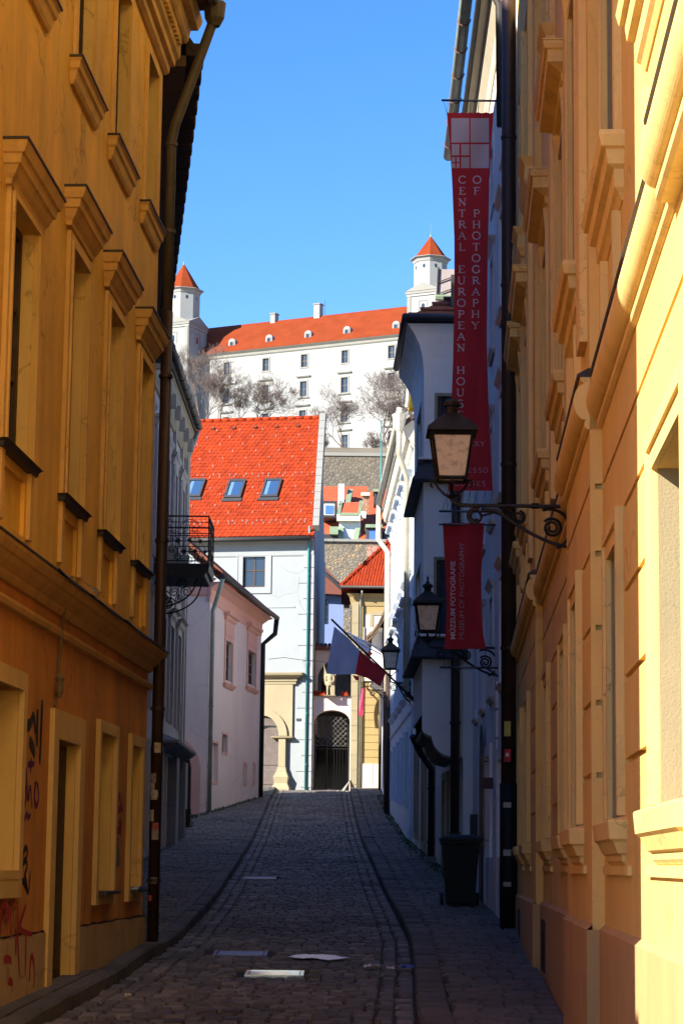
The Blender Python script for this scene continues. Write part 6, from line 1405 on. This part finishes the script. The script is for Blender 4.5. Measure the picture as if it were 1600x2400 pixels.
def letter(m, c, ch, cx, cy, w_, h_, off=.007):
    st, se = GL_[ch]
    def put(P, hw):
        V = []; k = len(P)
        for i, (x, y) in enumerate(P):
            a = P[max(0, i-1)]; b = P[min(k-1, i+1)]; dx, dy = (b[0]-a[0])*w_, (b[1]-a[1])*h_; l = math.hypot(dx, dy) or 1
            X = cx+(x-.5)*w_; Yp = cy-(y-.5)*h_; ox, oy = -dy/l*hw*w_, dx/l*hw*w_
            V += [c.px(X+ox, Yp-oy, off), c.px(X-ox, Yp+oy, off)]
        m.add(V, [(2*i, 2*i+1, 2*i+3, 2*i+2) for i in range(k-1)])
    for P, hw in st: put(P, hw)
    for x, y in se: put([(x-.15, y), (x+.15, y)], .03)
m = MB()
def column(txt, px0, px1, y0, pitch):
    for i, ch in enumerate(txt):
        if ch != ' ': letter(m, CB_, ch, px0+(px1-px0)*i/len(txt), y0+i*pitch, 20, 17)
column('CENTRAL EUROPEAN HOUSE', 1083, 1078, 421, 26.25); column('OF PHOTOGRAPHY', 1117, 1113, 421, 26.25)
mk('lettering', m, M['print'], t, kind='stuff')
m = MB()
def line(txt, xr, y, w_, h_, gap):
    for i, ch in enumerate(reversed(txt)): letter(m, CB_, ch, xr-i*gap, y, w_, h_)
line('GALLERY', 1130, 1040, 12, 11, 13); line('ESPRESSO', 1137, 1102, 11, 11, 12.5); line('COURSES', 1133, 1133, 11, 11, 12.5)
mk('small_lettering', m, M['dimprint'], t, kind='stuff')
def pole(t, Y, x0, x1, py, r, name='pole', mat='steelr'): mk(name, MB().tube([tuple(at(x0, py, Y)), tuple(at(x1, py+(x1-x0)*.0117, Y))], r, 8), M[mat], t, True)
pole(t, 33.0, 1034, 1182, 235, .018); pole(t, 33.0, 1028, 1172, 1198, .016)
sg = MB()
for i in range(7):
    u = i/6; a = at(1040+i*20, 240, 33.0); b = CB_.at(u, 264); sg.tube([tuple(a), b], .0035, 3); sg.tube([tuple(at(1050+i*18, 240, 33.0)), b], .003, 3)
for i in range(7):
    u = i/6; b = CB_.at(u, 1150); sg.tube([b, tuple(at(1036+i*18, 1197, 33.0))], .0035, 3); sg.tube([b, tuple(at(1046+i*18, 1197, 33.0))], .003, 3)
mk('lacing', sg, M['flash'], t)
CS = Cloth(33.15, [(1225, 1037), (1290, 1040), (1350, 1044), (1430, 1046), (1480, 1044), (1521, 1040)], [(1225, 1134), (1290, 1130), (1350, 1127), (1450, 1128), (1490, 1132), (1521, 1139)])
t = thing('small_red_banner', at(1088, 1520, 33.15), 'small red museum banner with sideways white lettering below the tall one', 'banner')
mk('cloth', cloth_mesh(CS, 12, 30), M['redcloth'], t, True)
mk('hem_band', patch(CS, 1040, 1131, 1226, 1256, .003), M['redcloth'], t)
def text_mesh(txt, bold):
    cu = bpy.data.curves.new('txt', 'FONT'); cu.body = txt; cu.size = 1; cu.offset = .02 if bold else 0.0; cu.resolution_u = 3
    ob = bpy.data.objects.new('txt', cu); scene.collection.objects.link(ob)
    dg = bpy.context.evaluated_depsgraph_get(); me = bpy.data.meshes.new_from_object(ob.evaluated_get(dg))
    V = [(v.co.x, v.co.y) for v in me.vertices]; Fc = [tuple(p.vertices) for p in me.polygons]
    bpy.data.objects.remove(ob); bpy.data.curves.remove(cu); bpy.data.meshes.remove(me); return V, Fc
for txt, bold, px, ya, yb_, hgt, mt in (('M\u00daZEUM FOTOGRAFIE', True, 1066, 1499, 1315, 11, 'print'), ('MUSEUM OF PHOTOGRAPHY', False, 1087, 1499, 1272, 11.5, 'dimprint')):
    V, Fc = text_mesh(txt, bold); xm = max(v[0] for v in V); ym = max(v[1] for v in V if v[1] < .78) or .7
    m = MB(); m.add([CS.px(px-v[1]/.7*hgt, ya-(ya-yb_)*v[0]/xm, .007) for v in V], Fc); mk('lettering', m, M[mt], t, kind='stuff')
pole(t, 33.15, 1028, 1162, 1229, .013); pole(t, 33.15, 1030, 1170, 1564, .016)
sg = MB()
for i in range(5):
    b = CS.at(.03+i*.235, 1521); sg.tube([b, tuple(at(1040+i*24, 1562, 33.15))], .0035, 3); sg.tube([b, tuple(at(1052+i*22, 1562, 33.15))], .003, 3)
mk('lacing', sg, M['flash'], t)
a, b = at(1140, 1566, 33.15), at(1173, 1590, 33.15); mk('pole_brace', MB().tube([tuple(a), tuple(b)], .014, 6), M['flash'], t); mk('wall_plate', MB().box(at(1170, 1560, 33.15).x, at(1176, 1560, 33.15).x, 33.1, 33.2, at(1170, 1600, 33).z, at(1170, 1555, 33).z), M['flash'], t)
# ------------------------------------------------------------------ flag on a slanting pole
t = thing('flag', at(963, 1634, 46.0), 'blue and red flag hanging from a slanting black pole on the bay house', 'flag')
pb, ptip = at(967, 1638, 46.0), at(777, 1452, 47.4)
mk('pole', MB().tube([tuple(pb), tuple(ptip)], .022, 8), M['black'], t)
mk('pole_socket', MB().tube([tuple(pb+(pb-ptip).normalized()*.05), tuple(pb.lerp(ptip, .07))], .04, 8), M['iron'], t)
top_ = [(783, 1468), (815, 1495), (842, 1524), (872, 1549), (904, 1578)]; bot_ = [(764, 1579), (800, 1581), (832, 1580), (862, 1590), (890, 1609)]
def fl(u, v):
    i = min(3, int(u*4)); f_ = u*4-i
    tx, ty = [top_[i][k]+(top_[i+1][k]-top_[i][k])*f_ for k in (0, 1)]; bx, by = [bot_[i][k]+(bot_[i+1][k]-bot_[i][k])*f_ for k in (0, 1)]
    return tuple(at(tx+(bx-tx)*v, ty+(by-ty)*v, 47.35-1.0*u-.10*v+.06*math.sin(u*9+v*3)*v+.03*math.sin(u*21)*v))
def flagpart(u0, u1):
    m = MB(); nu, nv = 12, 12; V = [fl(u0+(u1-u0)*i/nu, j/nv) for j in range(nv+1) for i in range(nu+1)]
    return m.add(V, [(j*(nu+1)+i, j*(nu+1)+i+1, (j+1)*(nu+1)+i+1, (j+1)*(nu+1)+i) for j in range(nv) for i in range(nu)])
mk('blue_field', flagpart(0, .5), clothmat('blue flag cloth', (.80, .80, 1.0)), t, True); mk('red_field', flagpart(.5, 1), clothmat('red flag cloth', (.9, .05, .05)), t, True)
# second flag pair behind
t = thing('rear_flag', at(895, 1523, 60), 'small folded blue and red flag on a white pole behind the big flag', 'flag')
mk('pole', MB().tube([tuple(at(896, 1524, 60)), tuple(at(812, 1482, 61.2))], .022, 6), M['white'], t)
mk('pole', MB().tube([tuple(at(893, 1534, 60)), tuple(at(830, 1500, 61.2))], .018, 6), M['white'], t)
def tri(pts, Y): m = MB(); m.add([tuple(at(x, y, Y+.1*i)) for i, (x, y) in enumerate(pts)], [tuple(range(len(pts)))]); return m
mk('blue_field', tri([(820, 1487), (850, 1502), (868, 1518), (862, 1530), (845, 1522)], 60.8), bpy.data.materials['blue flag cloth'], t)
mk('red_field', tri([(868, 1528), (874, 1530), (868, 1537), (862, 1533)], 60.7), bpy.data.materials['red flag cloth'], t)
mk('folded_tail', tri([(826, 1582), (842, 1586), (840, 1594), (834, 1595), (828, 1586)], 60.5), bpy.data.materials['red flag cloth'], t)
# ------------------------------------------------------------------ narrow pink banner on the buff house
t = thing('pink_banner', at(848, 1678, 90.1), 'narrow pink banner hanging on the buff house', 'banner')
m = MB(); V = []
for j in range(9):
    y_ = 1612+j*8.3; w_ = [5, 7, 8, 8, 9, 10, 10, 10, 8][j]; cx_ = 851-j*.8
    for i in range(4): V.append(tuple(at(cx_+(i/3-.5)*w_, y_, 89.9+.05*math.sin(i*2+j*.5))))
m.add(V, [(j*4+i, j*4+i+1, j*4+i+5, j*4+i+4) for j in range(8) for i in range(3)]); mk('cloth', m, clothmat('pink cloth', (.75, .08, .20)), t, True)
mk('rod', MB().tube([tuple(at(846, 1611, 89.9)), tuple(at(856, 1611, 90.35))], .02, 5), M['iron'], t)
# ------------------------------------------------------------------ wheeled bin
bx_, by_ = at(1078, 2135, 35.3).x, 35.35; bz_ = zg(35.3)+.10
t = thing('wheelie_bin', (bx_, by_, bz_), 'black wheeled rubbish bin standing on the right pavement', 'bin')
T = lambda a, b, c: (bx_+a, by_+b, bz_+c)
m = MB(T); m.loft([[(-w_, -d_, z), (w_, -d_, z), (w_, d2, z), (-w_, d2, z)] for z, w_, d_, d2 in ((.03, .20, .20, .26), (.06, .215, .215, .27), (.55, .245, .265, .30), (.92, .275, .31, .33), (.93, .30, .335, .35), (.98, .30, .335, .35))]); o = mk('body', m, M['black'], t)
rb = MB(T)
for a in (-.16, -.05, .06, .17): rb.loft([[(a-.012, -.222, .12), (a+.012, -.222, .12), (a+.012, -.20, .12), (a-.012, -.20, .12)], [(a-.012, -.305, .86), (a+.012, -.305, .86), (a+.012, -.28, .86), (a-.012, -.28, .86)]])
mk('body_ribs', rb, M['black'], o)
m = MB(T); m.loft([[(-w_, -d_, z), (w_, -d_, z), (w_, d2, z), (-w_, d2, z)] for z, w_, d_, d2 in ((.985, .315, .36, .36), (1.02, .315, .36, .37), (1.05, .28, .31, .36), (1.075, .18, .18, .33))]); l_ = mk('lid', m, M['black'], t)
mk('lid_grip', MB(T).box(-.12, .12, -.40, -.36, .99, 1.02), M['black'], l_)
mk('handle', MB(T).tube([(-.27, .36, .96), (-.27, .43, .98), (.27, .43, .98), (.27, .36, .96)], .018, 8), M['black'], t)
for a in (-.27, .27):
    wv = mk('wheel', MB(T).loft([[(a+q, .24+.10*math.cos(j*math.pi/8), .10+.10*math.sin(j*math.pi/8)) for j in range(16)] for q in (-.025, .025)]), M['black'], t)
# ------------------------------------------------------------------ stone statue on the gateway
SX, SY, SZ = at(772, 1632, 90.2).x, 90.1, zW+.022
t = thing('stone_statue', (SX, SY, SZ), 'small stone angel statue with a raised wing standing on the gateway', 'statue')
H = 1.12
def skinned(name, verts, edges, rad, mat, parent, root=0):
    me = bpy.data.meshes.new(name); me.from_pydata([tuple(v) for v in verts], edges, []); o = bpy.data.objects.new(name, me); scene.collection.objects.link(o); o.parent = parent
    sk = o.modifiers.new('skin', 'SKIN'); sk.use_smooth_shade = True
    for i, r_ in enumerate(rad): me.skin_vertices[0].data[i].radius = (r_, r_)
    me.skin_vertices[0].data[root].use_root = True
    sb = o.modifiers.new('sub', 'SUBSURF'); sb.levels = sb.render_levels = 1; me.materials.append(mat); return o
vb = [(0, 0, .52), (.01, 0, .66), (.0, 0, .80), (-.01, -.01, .90), (-.015, -.02, .98), (-.015, -.03, 1.06), (-.06, -.02, .46), (-.075, -.05, .26), (-.08, -.01, .05), (-.09, -.08, .02), (.06, 0, .46), (.07, -.02, .25), (.07, .0, .05), (.08, -.07, .02), (-.11, 0, .82), (-.18, -.05, .68), (-.14, -.12, .58), (.11, 0, .82), (.17, -.06, .66), (.13, -.14, .50)]
eb = [(0, 1), (1, 2), (2, 3), (3, 4), (4, 5), (0, 6), (6, 7), (7, 8), (8, 9), (0, 10), (10, 11), (11, 12), (12, 13), (2, 14), (14, 15), (15, 16), (2, 17), (17, 18), (18, 19)]
rb_ = [.115, .10, .12, .05, .075, .06, .075, .055, .04, .035, .075, .055, .04, .035, .05, .04, .03, .05, .04, .03]
skinned('figure', vb, eb, rb_, M['stone'], t)
T = lambda a, b, c: (SX+a, SY+b, SZ+c)
m = MB(T); wp = [(-.06, .78), (-.16, .95), (-.25, 1.25), (-.26, 1.30), (-.22, 1.0), (-.24, .75), (-.20, .45), (-.12, .38), (-.05, .6)]
m.loft([[(x, y_, z) for x, z in wp] for y_ in (.06, .13)]); mk('wing', m, M['stone'], t)
m = MB(T); wp = [(.05, .78), (.15, .92), (.23, .85), (.24, .6), (.18, .4), (.06, .5)]; m.loft([[(x, y_, z) for x, z in wp] for y_ in (.06, .13)]); mk('wing', m, M['stone'], t)
m = MB(T); m.prism([(.03, .02), (.20, .02), (.20, .34), (.03, .34)], 0, 0) if False else m.loft([[(.05+q, -.16, z) for q in (0,)]+[(.20, -.16, z), (.20, -.10, z), (.05, -.10, z)] for z in (.0, .38)]); mk('shield', m, M['stone'], t)
m = MB(T); m.box(-.22, .24, -.18, .18, -.02, .0); mk('base', m, M['stone'], t)
m = MB(T); m.loft([[(.16*math.cos(j*math.pi/6)*f_, .13*math.sin(j*math.pi/6)*f_, z) for j in range(12)] for z, f_ in ((.36, .9), (.40, 1.0), (.50, .92), (.60, .8))]); mk('drapery', m, M['stone'], t, True)
# ------------------------------------------------------------------ weeds along the wall feet
M['weed'] = simple('weeds', (.06, .09, .03), .9, 0, .4, 20, 0)
wd = MB(); 
for _ in range(900):
    if random.random() < .55: y = random.uniform(40, 84); x = lerp_table(RW, y)-random.uniform(.03, .25)**1.0
    else: y = random.uniform(62, 81); x = lerp_table(LW, y)+random.uniform(.02, .3)
    h_ = random.uniform(.03, .10); a = random.uniform(0, 6.3); z = zg(y)+.09
    wd.add([(x-.02, y, z), (x+.02, y, z), (x+.06*math.cos(a), y+.06*math.sin(a), z+h_)], [(0, 1, 2)])
mk('weeds', wd, M['weed'], kind='stuff', label='low green weeds growing along the foot of the walls')
# overhead wire between the far houses
t = thing('overhead_wire', at(640, 1545, 84), 'thin sagging wire from the off-white house to the gateway', 'wire')
mk('wire', MB().tube([tuple(at(x, y, 82+(x-640)/160*8)) for x, y in ((630, 1545), (665, 1541), (700, 1546), (740, 1549), (790, 1556))], .012, 4), M['iron'], t)
